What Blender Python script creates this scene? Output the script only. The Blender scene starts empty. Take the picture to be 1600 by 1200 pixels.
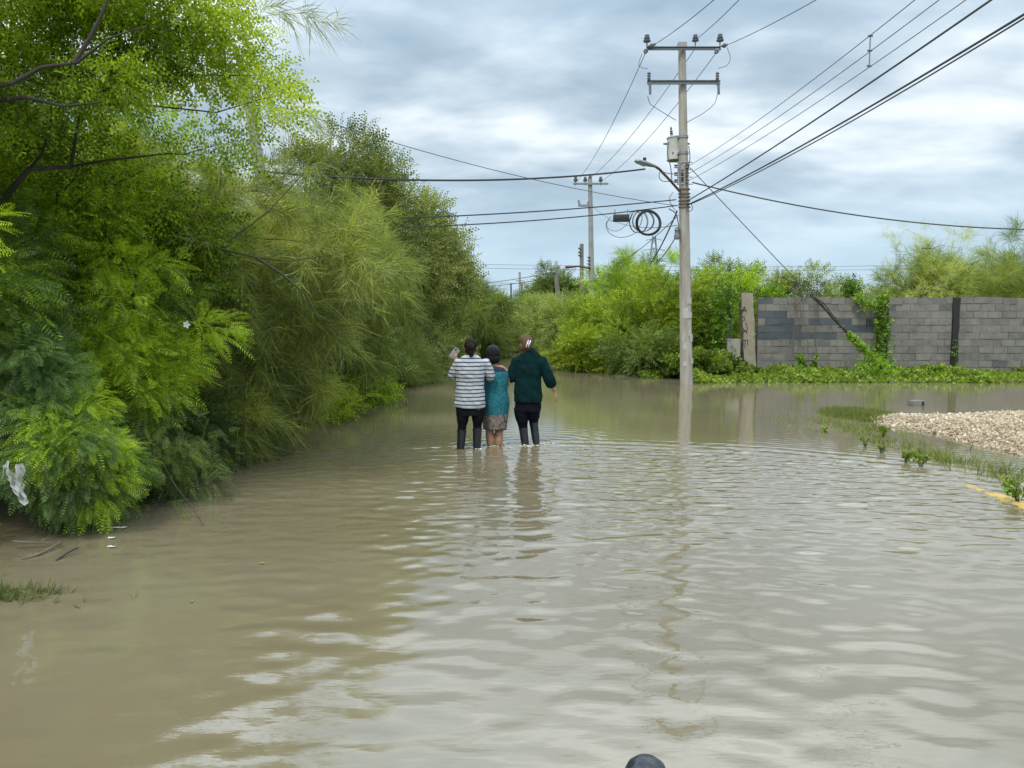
import bpy, bmesh, math, random
import numpy as np
from mathutils import Vector, Matrix
R = math.radians
SC = bpy.context.scene
COL = SC.collection
# ------------------------------------------------------------------ camera
H = 1.61; F = 1200.0
TH = math.atan(100.0/F)
cam = bpy.data.cameras.new('camera'); camo = bpy.data.objects.new('camera', cam); COL.objects.link(camo)
cam.sensor_width = 36; cam.lens = 36*F/1600; cam.clip_start = 0.05; cam.clip_end = 3000
camo.location = (0, 0, H); camo.rotation_euler = (R(90)-TH, 0, 0)
SC.camera = camo
def S(px, py, d):
    """world point on the plane y = d that the photograph shows at pixel px, py"""
    c, s = math.cos(TH), math.sin(TH); a, b = px-800, 600-py
    y = F*c + b*s; z = -F*s + b*c
    return Vector((a/y*d, d, H + z/y*d))
def G(px, py, z=0.0):
    """world point at height z seen at pixel px, py"""
    p = S(px, py, 1.0); t = (z-H)/(p.z-H)
    return Vector((p.x*t, t, z))
# ------------------------------------------------------------------ world, sun
SUN_EL, SUN_AZ = 58, 205     # degrees; azimuth clockwise from +Y (sun high, behind the camera)
w = bpy.data.worlds.new("World"); SC.world = w; w.use_nodes = True
nt = w.node_tree; nt.nodes.clear()
def N(t, ty, **k):
    n = t.nodes.new(ty)
    for a, b in k.items():
        if a == 'inp':
            for i, v in b.items(): n.inputs[i].default_value = v
        else: setattr(n, a, b)
    return n
def ramp(t, stops, src=None, interp='LINEAR'):
    n = t.nodes.new('ShaderNodeValToRGB'); n.color_ramp.interpolation = interp
    e = n.color_ramp.elements
    while len(e) < len(stops): e.new(0.5)
    for i, (p, c) in enumerate(stops):
        e[i].position = p; e[i].color = (*c, 1) if len(c) == 3 else c
    if src is not None: t.links.new(src, n.inputs[0])
    return n
def math_(t, op, a, b=None, c=None, clamp=False):
    n = t.nodes.new('ShaderNodeMath'); n.operation = op; n.use_clamp = clamp
    for i, v in enumerate((a, b, c)):
        if v is None: continue
        if isinstance(v, (int, float)): n.inputs[i].default_value = v
        else: t.links.new(v, n.inputs[i])
    return n.outputs[0]
def mixc(t, f, a, b, mode='MIX'):
    n = t.nodes.new('ShaderNodeMix'); n.data_type = 'RGBA'; n.blend_type = mode; n.clamp_factor = True
    for i, v in ((0, f), (6, a), (7, b)):
        if isinstance(v, (int, float)): n.inputs[i].default_value = v
        elif isinstance(v, (tuple, list)): n.inputs[i].default_value = (*v, 1) if len(v) == 3 else v
        else: t.links.new(v, n.inputs[i])
    return n.outputs[2]
L = nt.links.new
tc = N(nt, 'ShaderNodeTexCoord'); sep = N(nt, 'ShaderNodeSeparateXYZ'); L(tc.outputs['Generated'], sep.inputs[0])
z = math_(nt, 'MAXIMUM', sep.outputs[2], 0.0)
zz = math_(nt, 'ADD', z, 0.24)
cx = math_(nt, 'DIVIDE', sep.outputs[0], zz); cy = math_(nt, 'DIVIDE', sep.outputs[1], zz)
comb = N(nt, 'ShaderNodeCombineXYZ'); L(cx, comb.inputs[0]); L(cy, comb.inputs[1])
mp = N(nt, 'ShaderNodeMapping', inp={'Location': (3.7, 1.6, 0.0), 'Scale': (1.05, 1.6, 1.0)}); L(comb.outputs[0], mp.inputs[0])
n1 = N(nt, 'ShaderNodeTexNoise', inp={'Scale': 1.15, 'Detail': 5.0, 'Roughness': 0.47, 'Distortion': 0.35}); L(mp.outputs[0], n1.inputs['Vector'])
n2 = N(nt, 'ShaderNodeTexNoise', inp={'Scale': 3.1, 'Detail': 5.0, 'Roughness': 0.5, 'Distortion': 0.2}); L(mp.outputs[0], n2.inputs['Vector'])
cl = math_(nt, 'ADD', math_(nt, 'MULTIPLY', n1.outputs[0], 0.66), math_(nt, 'MULTIPLY', n2.outputs[0], 0.34))
cr = ramp(nt, [(0.36, (.245, .33, .405)), (0.45, (.34, .43, .51)), (0.53, (.50, .585, .65)), (0.62, (.73, .79, .83))], cl)
# clear-air band near the horizon, brighter cloud overhead
hz = ramp(nt, [(0.0, (1, 1, 1)), (0.075, (.85, .85, .85)), (0.2, (0, 0, 0))], z)
col = mixc(nt, hz.outputs[0], cr.outputs[0], (.42, .565, .68))
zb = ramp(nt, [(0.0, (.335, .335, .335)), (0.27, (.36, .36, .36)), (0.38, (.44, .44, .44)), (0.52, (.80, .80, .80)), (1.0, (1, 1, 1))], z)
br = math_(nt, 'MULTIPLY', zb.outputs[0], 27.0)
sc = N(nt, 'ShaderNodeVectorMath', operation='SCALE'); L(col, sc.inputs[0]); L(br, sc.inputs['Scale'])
sky = N(nt, 'ShaderNodeTexSky', sky_type='NISHITA', sun_disc=False, sun_elevation=R(SUN_EL), sun_rotation=R(SUN_AZ))
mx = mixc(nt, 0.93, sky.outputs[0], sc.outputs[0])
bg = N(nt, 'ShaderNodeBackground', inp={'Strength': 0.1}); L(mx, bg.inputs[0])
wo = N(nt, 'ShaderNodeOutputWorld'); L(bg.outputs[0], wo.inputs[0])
sun = bpy.data.lights.new('sun', 'SUN'); sun.energy = 1.5; sun.angle = R(12); sun.color = (1, .97, .91)
suno = bpy.data.objects.new('sun', sun); COL.objects.link(suno)
sd = Vector((math.sin(R(SUN_AZ))*math.cos(R(SUN_EL)), math.cos(R(SUN_AZ))*math.cos(R(SUN_EL)), math.sin(R(SUN_EL))))
suno.rotation_euler = sd.to_track_quat('Z', 'Y').to_euler()
SC.view_settings.view_transform = 'Standard'; SC.view_settings.look = 'None'
SC.view_settings.exposure = 0.55; SC.view_settings.gamma = 1; SC.view_settings.use_curve_mapping = False
# ------------------------------------------------------------------ helpers
def tag(o, label=None, cat=None, group=None, kind=None):
    if label: o['label'] = label
    if cat: o['category'] = cat
    if group: o['group'] = group
    if kind: o['kind'] = kind
    return o
def link(name, me, m=None, parent=None, smooth=False):
    o = bpy.data.objects.new(name, me); COL.objects.link(o)
    if m is not None:
        for q in (m if isinstance(m, (list, tuple)) else [m]): me.materials.append(q)
    if parent: o.parent = parent
    if smooth: me.shade_smooth()
    return o
def thing(name, label, cat, loc=(0, 0, 0), rz=0, group=None):
    o = bpy.data.objects.new(name, None); COL.objects.link(o); o.empty_display_size = .2
    o.location = loc; o.rotation_euler = (0, 0, rz)
    return tag(o, label, cat, group)
def fast_mesh(name, V, Q, v=None):
    V = np.asarray(V, np.float32); Q = np.asarray(Q, np.int32)
    me = bpy.data.meshes.new(name); m, k = Q.shape
    me.vertices.add(len(V)); me.vertices.foreach_set('co', V.ravel())
    me.loops.add(m*k); me.loops.foreach_set('vertex_index', Q.ravel())
    me.polygons.add(m); me.polygons.foreach_set('loop_start', np.arange(0, m*k, k, dtype=np.int32))
    try: me.polygons.foreach_set('loop_total', np.full(m, k, np.int32))
    except Exception: pass
    if v is not None:
        a = me.attributes.new('v', 'FLOAT', 'FACE'); a.data.foreach_set('value', np.asarray(v, np.float32))
    me.update(calc_edges=True)
    return me
class MB:
    """collects tubes, boxes and lathes, built as one mesh"""
    def __init__(s): s.V = []; s.F = []; s.M = []; s.v = []
    def add(s, vs, fs, mi=0, v=0.5):
        o = len(s.V); s.V += [tuple(p) for p in vs]; s.F += [tuple(i+o for i in f) for f in fs]
        s.M += [mi]*len(fs); s.v += [v]*len(fs); return s
    def tube(s, pts, rad, n=8, mi=0, cap=True, flat=1.0, side=None, v=0.5):
        pts = [Vector(p) for p in pts]; k = len(pts)
        if isinstance(rad, (int, float)): rad = [rad]*k
        rad = [(r, r*flat) if isinstance(r, (int, float)) else r for r in rad]
        T = []
        for i in range(k):
            t = pts[min(i+1, k-1)]-pts[max(i-1, 0)]
            T.append(t.normalized() if t.length > 1e-9 else Vector((0, 0, 1)))
        u = Vector(side) if side else (Vector((1, 0, 0)) if abs(T[0].x) < .9 else Vector((0, 1, 0)))
        vs = []
        for i in range(k):
            if side: u = Vector(side)
            u = (u-T[i]*u.dot(T[i])).normalized(); b = T[i].cross(u)
            for j in range(n):
                a = 2*math.pi*j/n
                vs.append(pts[i]+u*(math.cos(a)*rad[i][0])+b*(math.sin(a)*rad[i][1]))
        fs = [(i*n+j, i*n+(j+1) % n, (i+1)*n+(j+1) % n, (i+1)*n+j) for i in range(k-1) for j in range(n)]
        if cap: fs += [tuple(range(n))[::-1], tuple(range((k-1)*n, k*n))]
        return s.add(vs, fs, mi, v)
    def box(s, c, d, rot=None, mi=0, v=0.5, bev=0.0, taper=1.0):
        hx, hy, hz_ = d[0]/2, d[1]/2, d[2]/2; m = rot or Matrix.Identity(3)
        if bev > 0:
            b = min(bev, hx*.9, hy*.9, hz_*.9); vs = []; bm = bmesh.new(); bmesh.ops.create_cube(bm, size=2)
            for q in bm.verts: q.co = Vector((q.co.x*hx, q.co.y*hy, q.co.z*hz_))
            bmesh.ops.bevel(bm, geom=bm.edges[:], offset=b, segments=2, affect='EDGES', profile=.5)
            bm.verts.index_update()
            vs = [m @ q.co+Vector(c) for q in bm.verts]; fs = [[q.index for q in f.verts] for f in bm.faces]; bm.free()
            return s.add(vs, fs, mi, v)
        vs = [m @ Vector((x*hx*(taper if z_ > 0 else 1), y*hy*(taper if z_ > 0 else 1), z_*hz_))+Vector(c) for z_ in (-1, 1) for y in (-1, 1) for x in (-1, 1)]
        return s.add(vs, [(0, 2, 3, 1), (4, 5, 7, 6), (0, 1, 5, 4), (2, 6, 7, 3), (0, 4, 6, 2), (1, 3, 7, 5)], mi, v)
    def lathe(s, prof, c, n=16, axis=(0, 0, 1), mi=0):
        q = Vector((0, 0, 1)).rotation_difference(Vector(axis).normalized()); vs = []
        for r, z_ in prof:
            for j in range(n):
                a = 2*math.pi*j/n; vs.append(q @ Vector((r*math.cos(a), r*math.sin(a), z_))+Vector(c))
        k = len(prof); fs = [(i*n+j, i*n+(j+1) % n, (i+1)*n+(j+1) % n, (i+1)*n+j) for i in range(k-1) for j in range(n)]
        fs += [tuple(range(n))[::-1], tuple(range((k-1)*n, k*n))]
        return s.add(vs, fs, mi)
    def build(s, name, m, parent=None, smooth=True):
        me = bpy.data.meshes.new(name); me.from_pydata(s.V, [], s.F)
        o = link(name, me, m, parent)
        me.polygons.foreach_set('material_index', s.M)
        a = me.attributes.new('v', 'FLOAT', 'FACE'); a.data.foreach_set('value', s.v)
        if smooth:
            me.shade_smooth()
            try: me.set_sharp_from_angle(angle=R(42))
            except Exception: pass
        return o
# ------------------------------------------------------------------ materials
def mat(name):
    m = bpy.data.materials.new(name); m.use_nodes = True
    t = m.node_tree; p = t.nodes['Principled BSDF']
    return m, t, p
def simple(name, c1, c2=None, rough=.7, scale=8, metal=0, bump=0.0, detail=6, stretch=None, coord='Object', spec=.5, bscale=None):
    m, t, p = mat(name); p.inputs['Roughness'].default_value = rough; p.inputs['Metallic'].default_value = metal
    p.inputs['Specular IOR Level'].default_value = spec
    tcn = N(t, 'ShaderNodeTexCoord'); src = tcn.outputs[coord]
    if stretch:
        mpn = N(t, 'ShaderNodeMapping', inp={'Scale': stretch}); t.links.new(src, mpn.inputs[0]); src = mpn.outputs[0]
    no = N(t, 'ShaderNodeTexNoise', inp={'Scale': scale, 'Detail': detail, 'Roughness': .62}); t.links.new(src, no.inputs['Vector'])
    r = ramp(t, [(0.3, c1), (0.7, c2 or tuple(x*.8 for x in c1))], no.outputs[0])
    t.links.new(r.outputs[0], p.inputs['Base Color'])
    if bump:
        nb = N(t, 'ShaderNodeTexNoise', inp={'Scale': bscale or scale*4, 'Detail': 6.0}); t.links.new(src, nb.inputs['Vector'])
        b = N(t, 'ShaderNodeBump', inp={'Strength': bump, 'Distance': .01}); t.links.new(nb.outputs[0], b.inputs['Height']); t.links.new(b.outputs[0], p.inputs['Normal'])
    return m
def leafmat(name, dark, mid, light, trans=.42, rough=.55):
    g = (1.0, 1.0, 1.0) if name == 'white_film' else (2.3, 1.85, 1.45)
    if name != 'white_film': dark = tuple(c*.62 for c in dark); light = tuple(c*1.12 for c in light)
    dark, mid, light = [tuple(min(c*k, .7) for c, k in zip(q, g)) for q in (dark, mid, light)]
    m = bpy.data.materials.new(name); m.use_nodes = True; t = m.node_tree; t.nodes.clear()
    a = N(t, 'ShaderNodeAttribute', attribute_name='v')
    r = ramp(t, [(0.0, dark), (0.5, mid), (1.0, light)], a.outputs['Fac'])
    pb = N(t, 'ShaderNodeBsdfPrincipled', inp={'Roughness': rough, 'Specular IOR Level': .35})
    t.links.new(r.outputs[0], pb.inputs['Base Color'])
    tr = N(t, 'ShaderNodeBsdfTranslucent')
    t.links.new(mixc(t, 1.0, r.outputs[0], (1.25, 1.15, .55), 'MULTIPLY'), tr.inputs[0])
    ms = N(t, 'ShaderNodeMixShader', inp={0: trans}); t.links.new(pb.outputs[0], ms.inputs[1]); t.links.new(tr.outputs[0], ms.inputs[2])
    o = N(t, 'ShaderNodeOutputMaterial'); t.links.new(ms.outputs[0], o.inputs[0])
    return m
K = 1.0
LM = dict(
 bright=leafmat('leaf_bright', (.05, .105, .012), (.115, .215, .018), (.23, .36, .03), .5),
 fern=leafmat('leaf_fern', (.032, .075, .02), (.07, .145, .022), (.20, .33, .022), .42),
 bluefern=leafmat('leaf_blue', (.03, .065, .03), (.055, .115, .045), (.09, .17, .05), .35),
 wisp=leafmat('leaf_wisp', (.065, .105, .035), (.135, .20, .062), (.24, .31, .095), .4),
 olive=leafmat('leaf_olive', (.045, .08, .022), (.085, .14, .038), (.145, .21, .055), .4),
 broad=leafmat('leaf_broad', (.04, .07, .025), (.08, .125, .04), (.15, .20, .07), .35),
 lime=leafmat('leaf_lime', (.045, .09, .012), (.10, .175, .02), (.20, .30, .03), .42),
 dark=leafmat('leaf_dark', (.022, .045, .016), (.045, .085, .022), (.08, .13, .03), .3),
 far=leafmat('leaf_far', (.05, .085, .03), (.085, .135, .045), (.13, .19, .06), .35),
 vine=leafmat('leaf_vine', (.03, .075, .01), (.08, .18, .018), (.17, .32, .03), .35),
 weed=leafmat('leaf_weed', (.05, .09, .015), (.085, .155, .022), (.15, .24, .035), .35),
 grass=leafmat('leaf_grass', (.045, .07, .02), (.07, .11, .028), (.11, .16, .05), .3),
 dry=leafmat('leaf_dry', (.030, .028, .020), (.055, .052, .032), (.10, .11, .05), .2),
)
M_bark = simple('bark', (.055, .045, .034), (.03, .024, .018), .9, 10, bump=.6, stretch=(1, 1, .3))
M_barkpale = simple('bark_pale', (.17, .15, .11), (.10, .085, .06), .9, 10, bump=.4)
M_greenbark = simple('bark_green', (.09, .11, .04), (.06, .06, .03), .8, 10)
M_conc = simple('pole_concrete', (.40, .365, .31), (.26, .235, .20), .9, 3.0, bump=.35, bscale=60)
M_pole = simple('weathered_pole_concrete', (.44, .40, .335), (.24, .21, .175), .92, 2.2, bump=.5, bscale=50, stretch=(3, 3, .55), detail=10)
M_conc2 = simple('pole_concrete_far', (.34, .33, .30), (.24, .23, .21), .9, 3.0, bump=.3)
M_woodpole = simple('grey_timber', (.26, .23, .19), (.15, .13, .11), .9, 6, stretch=(1, 1, .15), bump=.4)
M_galv = simple('galvanised_steel', (.30, .32, .33), (.20, .21, .22), .5, 14, metal=.6)
M_porc = simple('porcelain', (.16, .17, .18), (.10, .10, .11), .25, 10)
M_tank = simple('tank_paint', (.50, .49, .43), (.38, .37, .31), .5, 6)
M_rust = simple('red_oxide_pipe', (.15, .055, .045), (.08, .04, .04), .6, 12)
M_black = simple('black_cable', (.014, .014, .016), (.03, .03, .03), .5, 20)
M_wire = simple('aluminium_wire', (.10, .105, .11), (.07, .07, .075), .6, 20, metal=.3)
M_glassd = simple('lamp_lens', (.35, .36, .36), (.28, .28, .28), .2, 20)

# ------------------------------------------------------------------ ground and water
def sst(a, b, x): t_ = np.clip((x-a)/(b-a), 0, 1); return t_*t_*(3-2*t_)
def lowf(x, y, s=0.0):
    return (np.sin(x*.83+s)*np.cos(y*.61+1.3*s)+.6*np.sin(x*1.9+y*1.3+2*s)+.4*np.cos(x*3.7-y*2.9+s))/2
def terrain(x, y):
    n = lowf(x, y)
    road = -.22+0*x
    left = sst(3.1+.25*lowf(y*.9, y*.5, 2), 5.0, -x)*.40          # left bank rises
    z_ = road+left
    east = sst(4.50, 4.66, x)
    zr = -.045+.012*n-.06*sst(5.4, 6.2, x)
    zr = np.where(y > 12, zr-.05*sst(12, 13, y), zr)
    gy = sst(8.2, 8.9, y-.25*np.clip(6.6-x, -2, 2))*(1-sst(12.8, 14.1, y-.15*(x-8)))
    gx = sst(5.35, 6.35, x+.35*sst(10.5, 8.3, y)*0+.12*n-.25*sst(10, 13.5, y)*0)
    zr = zr+gy*gx*(.175+.03*n)
    # far bank behind the side street
    bank = sst(19.15+.12*n, 20.2, y)
    zr = zr*(1-bank)+bank*(.06+.02*n)
    z_ = z_*(1-east)+east*zr
    # the right bank past the pole comes in to the lane
    rb = sst(20.0, 22.5, y)*sst(1.9-.25*n, 3.4, x+.9*sst(24, 29, y)-.0*y)
    z_ = np.maximum(z_, -.22+rb*.30)
    z_ = z_+sst(43, 52, y)*.30
    z_ = np.where(np.abs(x) > 30, .08, z_)
    z_ = np.where((x > 4.7) & (y < 6.2), np.maximum(z_, -.045+.15*sst(6.4, 2.5, y)), z_)
    return z_
def axis(segs):
    out = []
    for a, b, s in segs: out.append(np.arange(a, b, s))
    out.append([segs[-1][1]]); return np.concatenate(out)
def sheet(name, xs, ys, f, m, lab=None):
    X, Y = np.meshgrid(xs, ys); Z = f(X, Y)
    V = np.stack([X, Y, Z], -1).reshape(-1, 3); nx = len(xs); ny = len(ys)
    i = (np.arange(ny-1)[:, None]*nx+np.arange(nx-1)[None]).ravel()
    Q = np.stack([i, i+1, i+nx+1, i+nx], -1)
    o = link(name, fast_mesh(name, V, Q), m, smooth=True); tag(o, kind='structure')
    return o
m, t, p = mat('ground_mud_grass'); p.inputs['Roughness'].default_value = .95
tcn = N(t, 'ShaderNodeTexCoord'); no = N(t, 'ShaderNodeTexNoise', inp={'Scale': 1.6, 'Detail': 9.0}); t.links.new(tcn.outputs['Object'], no.inputs['Vector'])
r_ = ramp(t, [(.35, (.10, .085, .055)), (.5, (.08, .095, .035)), (.62, (.07, .11, .025))], no.outputs[0]); t.links.new(r_.outputs[0], p.inputs['Base Color'])
M_ground = m
sheet('ground', axis([(-900, -60, 60), (-60, -8, 1.5), (-8, 14, .14), (14, 60, 1.5), (60, 900, 60)]),
      axis([(-60, 0, 6), (0, 30, .14), (30, 60, .8), (60, 1500, 60)]), terrain, M_ground)
rng = np.random.default_rng(7)
def waves(x, y):
    r = np.hypot(x-.35, y-3.9)
    front = sst(6.55, 5.95, r+.05*np.sin(x*1.7)+.03*np.sin(x*4.1))
    near = sst(30, 3, y)
    h = 0*x
    warp = .35*np.sin(x*.9+y*.5)+.25*np.sin(x*2.1-y*1.1+1)
    rg = np.random.default_rng(3)
    # broad patches where the chop is stronger or fades out
    patch = .55+.45*np.sin(x*1.25+1.1*np.sin(y*.9)+.6)*np.sin(y*1.7+.8*np.sin(x*1.1))
    for i in range(46):
        lam = .12*(4.0**rg.random()); k = 2*math.pi/lam
        a = rg.normal(0, .30)+(.12 if i % 2 else -.1)
        slope = rg.uniform(.008, .021)*(.62 if lam > .25 else 1.0)
        kx, ky = k*math.sin(a), k*math.cos(a)
        ph = rg.random()*6.28
        pt = patch if i % 3 else 1.1-patch
        amp = slope/k*(.35+.9*pt)*((.45+.55*sst(2.5, 6.5, y)) if lam < .22 else 1.15)
        h = h+amp*np.sin(kx*x+ky*y+ph+warp*(1.5+lam*4))
    for i in range(22):     # fine ripples
        lam = .075*(2.1**rg.random()); k = 2*math.pi/lam; a = rg.normal(0, .28); pt = patch if i % 2 else 1.1-patch
        h = h+rg.uniform(.012, .024)/k*(.25+pt)*np.sin(k*(math.sin(a)*x+math.cos(a)*y)+rg.random()*6.28+warp*1.4)*sst(3.6, 7.5, y)
    # cross chop from the left bank
    for i in range(10):
        lam = .2*(2.5**rg.random()); k = 2*math.pi/lam; a = rg.normal(1.0, .35)
        h = h+.004/k*np.sin(k*(math.sin(a)*x+math.cos(a)*y)+rg.random()*6.28+2*warp)
    leftcalm = 1-.45*sst(-1.2, -3.0, x)
    h = h*(.05+.95*front)*leftcalm
    # the bow of long crests at the edge of the disturbed water
    q = np.exp(-((r-5.95)/.42)**2)
    h = h+q*.0042*np.sin(2*math.pi*(r-5.9)/.30+.4*warp)
    q = np.exp(-((r-5.1)/.75)**2); h = h+q*.0016*np.sin(2*math.pi*r/.21+.9*warp)
    # fine swells running ahead into the still water
    q = np.exp(-np.clip(r-6.4, 0, 9)/1.2)*sst(6.2, 6.6, r)
    h = h+q*.0007*np.sin(2*math.pi*r/.17+.5*warp)
    # rings round the wading legs
    for cx_, cy_, a in ((-.63, 9.56, 1), (-.44, 9.56, 1), (-.27, 9.8, .9), (-.17, 9.85, .9), (.18, 9.8, 1.1), (.31, 9.95, 1.2)):
        rr = np.hypot(x-cx_, y-cy_); h = h+a*.0034*np.exp(-rr/.30)*np.sin(rr*52+cx_*9)
        h = h+a*.0012*np.exp(-rr/1.3)*np.sin(rr*30+cx_*7)
    return h*near*(.72+.28*sst(3.0, 7.0, y))
xs = axis([(-400, -40, 40), (-40, -8, 1.0), (-8, -4.6, .06), (-4.6, 6.2, .021), (6.2, 14, .08), (14, 40, 1.0), (40, 400, 40)])
ys = axis([(-40, 0, 2), (0, 1.6, .1), (1.6, 11.5, .018), (11.5, 16, .05), (16, 30, .15), (30, 60, 1.0), (60, 400, 40)])
m, t, p = mat('flood_water')
tcn = N(t, 'ShaderNodeTexCoord')
no = N(t, 'ShaderNodeTexNoise', inp={'Scale': .55, 'Detail': 4.0, 'Roughness': .5}); t.links.new(tcn.outputs['Object'], no.inputs['Vector'])
r_ = ramp(t, [(.35, (.172, .138, .080)), (.65, (.202, .167, .106))], no.outputs[0]); t.links.new(r_.outputs[0], p.inputs['Base Color'])
p.inputs['Roughness'].default_value = .03; p.inputs['IOR'].default_value = 2.0
mpn = N(t, 'ShaderNodeMapping', inp={'Scale': (2.2, 7.0, 1)}); t.links.new(tcn.outputs['Object'], mpn.inputs[0])
nb = N(t, 'ShaderNodeTexNoise', inp={'Scale': 2.2, 'Detail': 3.0, 'Roughness': .5}); t.links.new(mpn.outputs[0], nb.inputs['Vector'])
b = N(t, 'ShaderNodeBump', inp={'Strength': .35, 'Distance': .004}); t.links.new(nb.outputs[0], b.inputs['Height']); t.links.new(b.outputs[0], p.inputs['Normal'])
M_water = m
sheet('water', xs, ys, waves, M_water)

# ------------------------------------------------------------------ foliage
def sprig():      # twig carrying small oval leaves
    V = []; Q = []; rg = random.Random(1)
    for i in range(11):
        s = i/10; sd_ = 1 if i % 2 else -1
        b = Vector((s*.20, 0, 0)); d = Vector((.55, sd_*.8, rg.uniform(-.5, .5))).normalized(); l = .040*(1-.3*abs(s-.4))
        wv = d.cross(Vector((rg.uniform(-.4, .4), 0, 1))).normalized()*.011
        o = len(V); V += [b, b+d*l*.5+wv, b+d*l, b+d*l*.5-wv]; Q.append((o, o+1, o+2, o+3))
    return V, Q
def frond(np_=10, ln=.30, pl=.085, wd=.0065):      # feathery compound leaf
    V = []; Q = []; rg = random.Random(2)
    for i in range(np_):
        s = (i+1)/np_; 
        for sd_ in (-1, 1):
            b = Vector((s*ln, 0, 0)); l = pl*(1-.75*(s-.35)**2*2)*(.55 if s > .95 else 1)
            d = Vector((.45, sd_*.9, -.15)).normalized(); wv = Vector((-d.y, d.x, 0))*wd
            wv = Vector((d.y*-1, d.x, rg.uniform(-.3, .3))).normalized()*wd
            o = len(V); V += [b, b+d*l*.4+wv, b+d*l, b+d*l*.5-wv]; Q.append((o, o+1, o+2, o+3))
    o = len(V); V += [Vector((0, -.002, 0)), Vector((ln, -.001, 0)), Vector((ln, .001, 0)), Vector((0, .002, 0))]; Q.append((o, o+1, o+2, o+3))
    return V, Q
def wisp(nb=8, ln=.31, wd=.0026):       # long thread-like leaves fanning forward
    V = []; Q = []; rg = random.Random(3)
    for i in range(nb):
        b = Vector((i/nb*.14, 0, 0)); az = rg.uniform(0, 6.28); sp = rg.uniform(.15, .75); l = ln*rg.uniform(.6, 1.1)
        d = Vector((1, math.cos(az)*sp, math.sin(az)*sp)).normalized(); wv = d.cross(Vector((0, math.sin(az), -math.cos(az)))).normalized()*wd
        if wv.length < 1e-5: wv = Vector((0, wd, 0))
        o = len(V); V += [b-wv, b+wv, b+d*l*.5+wv, b+d*l*.5-wv, b+d*l+wv*.3, b+d*l-wv*.3]
        Q += [(o, o+1, o+2, o+3), (o+3, o+2, o+4, o+5)]
    return V, Q
def bigleaf():    # clumps of simple leaves for vines and low plants
    V = []; Q = []; rg = random.Random(4)
    for i in range(6):
        az = rg.uniform(0, 6.28); d = Vector((math.cos(az), math.sin(az), rg.uniform(-.1, .6))).normalized(); l = rg.uniform(.05, .08)
        wv = d.cross(Vector((rg.uniform(-.3, .3), rg.uniform(-.3, .3), 1))).normalized()*l*.38
        b = d*.02+Vector((0, 0, rg.uniform(-.02, .03))); o = len(V)
        V += [b, b+d*l*.45+wv, b+d*l, b+d*l*.45-wv]; Q.append((o, o+1, o+2, o+3))
    return V, Q
def blades():     # grass tuft
    V = []; Q = []; rg = random.Random(5)
    for i in range(7):
        az = rg.uniform(0, 6.28); sp = rg.uniform(.1, .6); l = rg.uniform(.10, .2); d = Vector((1, math.cos(az)*sp, math.sin(az)*sp)).normalized()
        wv = Vector((0, -math.sin(az), math.cos(az)))*.004; b = Vector((0, math.cos(az)*.02, math.sin(az)*.02)); o = len(V)
        V += [b-wv, b+wv, b+d*l*.55+wv, b+d*l*.55-wv, b+d*l+wv*.2+Vector((0, math.cos(az)*.03, math.sin(az)*.03)), b+d*l-wv*.2+Vector((0, math.cos(az)*.03, math.sin(az)*.03))]
        Q += [(o, o+1, o+2, o+3), (o+3, o+2, o+4, o+5)]
    return V, Q
TPL = {}
for nm, f_ in (('sprig', sprig), ('frond', frond), ('wisp', wisp), ('big', bigleaf), ('blades', blades)):
    v_, q_ = f_(); TPL[nm] = (np.array([list(a) for a in v_]), np.array(q_))
def scatter(kind, P, D, sc_, val, droop=0.0, rg=rng, jit=.12):
    """copies of a leaf template at points P along directions D as one array mesh"""
    tv, tq = TPL[kind]; n = len(P)
    D = D/np.maximum(np.linalg.norm(D, axis=1, keepdims=True), 1e-6)
    a = rg.normal(size=(n, 3)); a[:, 2] += 1.2 if kind in ('frond',) else 0
    Z = a-D*(a*D).sum(1, keepdims=True); Z /= np.maximum(np.linalg.norm(Z, axis=1, keepdims=True), 1e-6)
    Y = np.cross(Z, D); sc_ = np.broadcast_to(sc_, (n,))
    Rm = np.stack([D, Y, Z], -1)
    W = np.einsum('nij,kj->nki', Rm, tv)*sc_[:, None, None]
    if droop:
        ln = np.linalg.norm(W, axis=2); W[:, :, 2] -= droop*ln**2
    W = W+P[:, None, :]
    Q = tq[None]+(np.arange(n)*len(tv))[:, None, None]
    v = np.clip(np.repeat(val+rg.normal(0, .10, n), len(tq))+rg.normal(0, .22 if kind == 'wisp' else .17, n*len(tq)), 0, 1)
    return W.reshape(-1, 3), Q.reshape(-1, 4), v
def merge(parts):
    V = []; Q = []; v = []; o = 0
    for a, b, c in parts: V.append(a); Q.append(b+o); v.append(c); o += len(a)
    return np.concatenate(V), np.concatenate(Q), np.concatenate(v)
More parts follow.
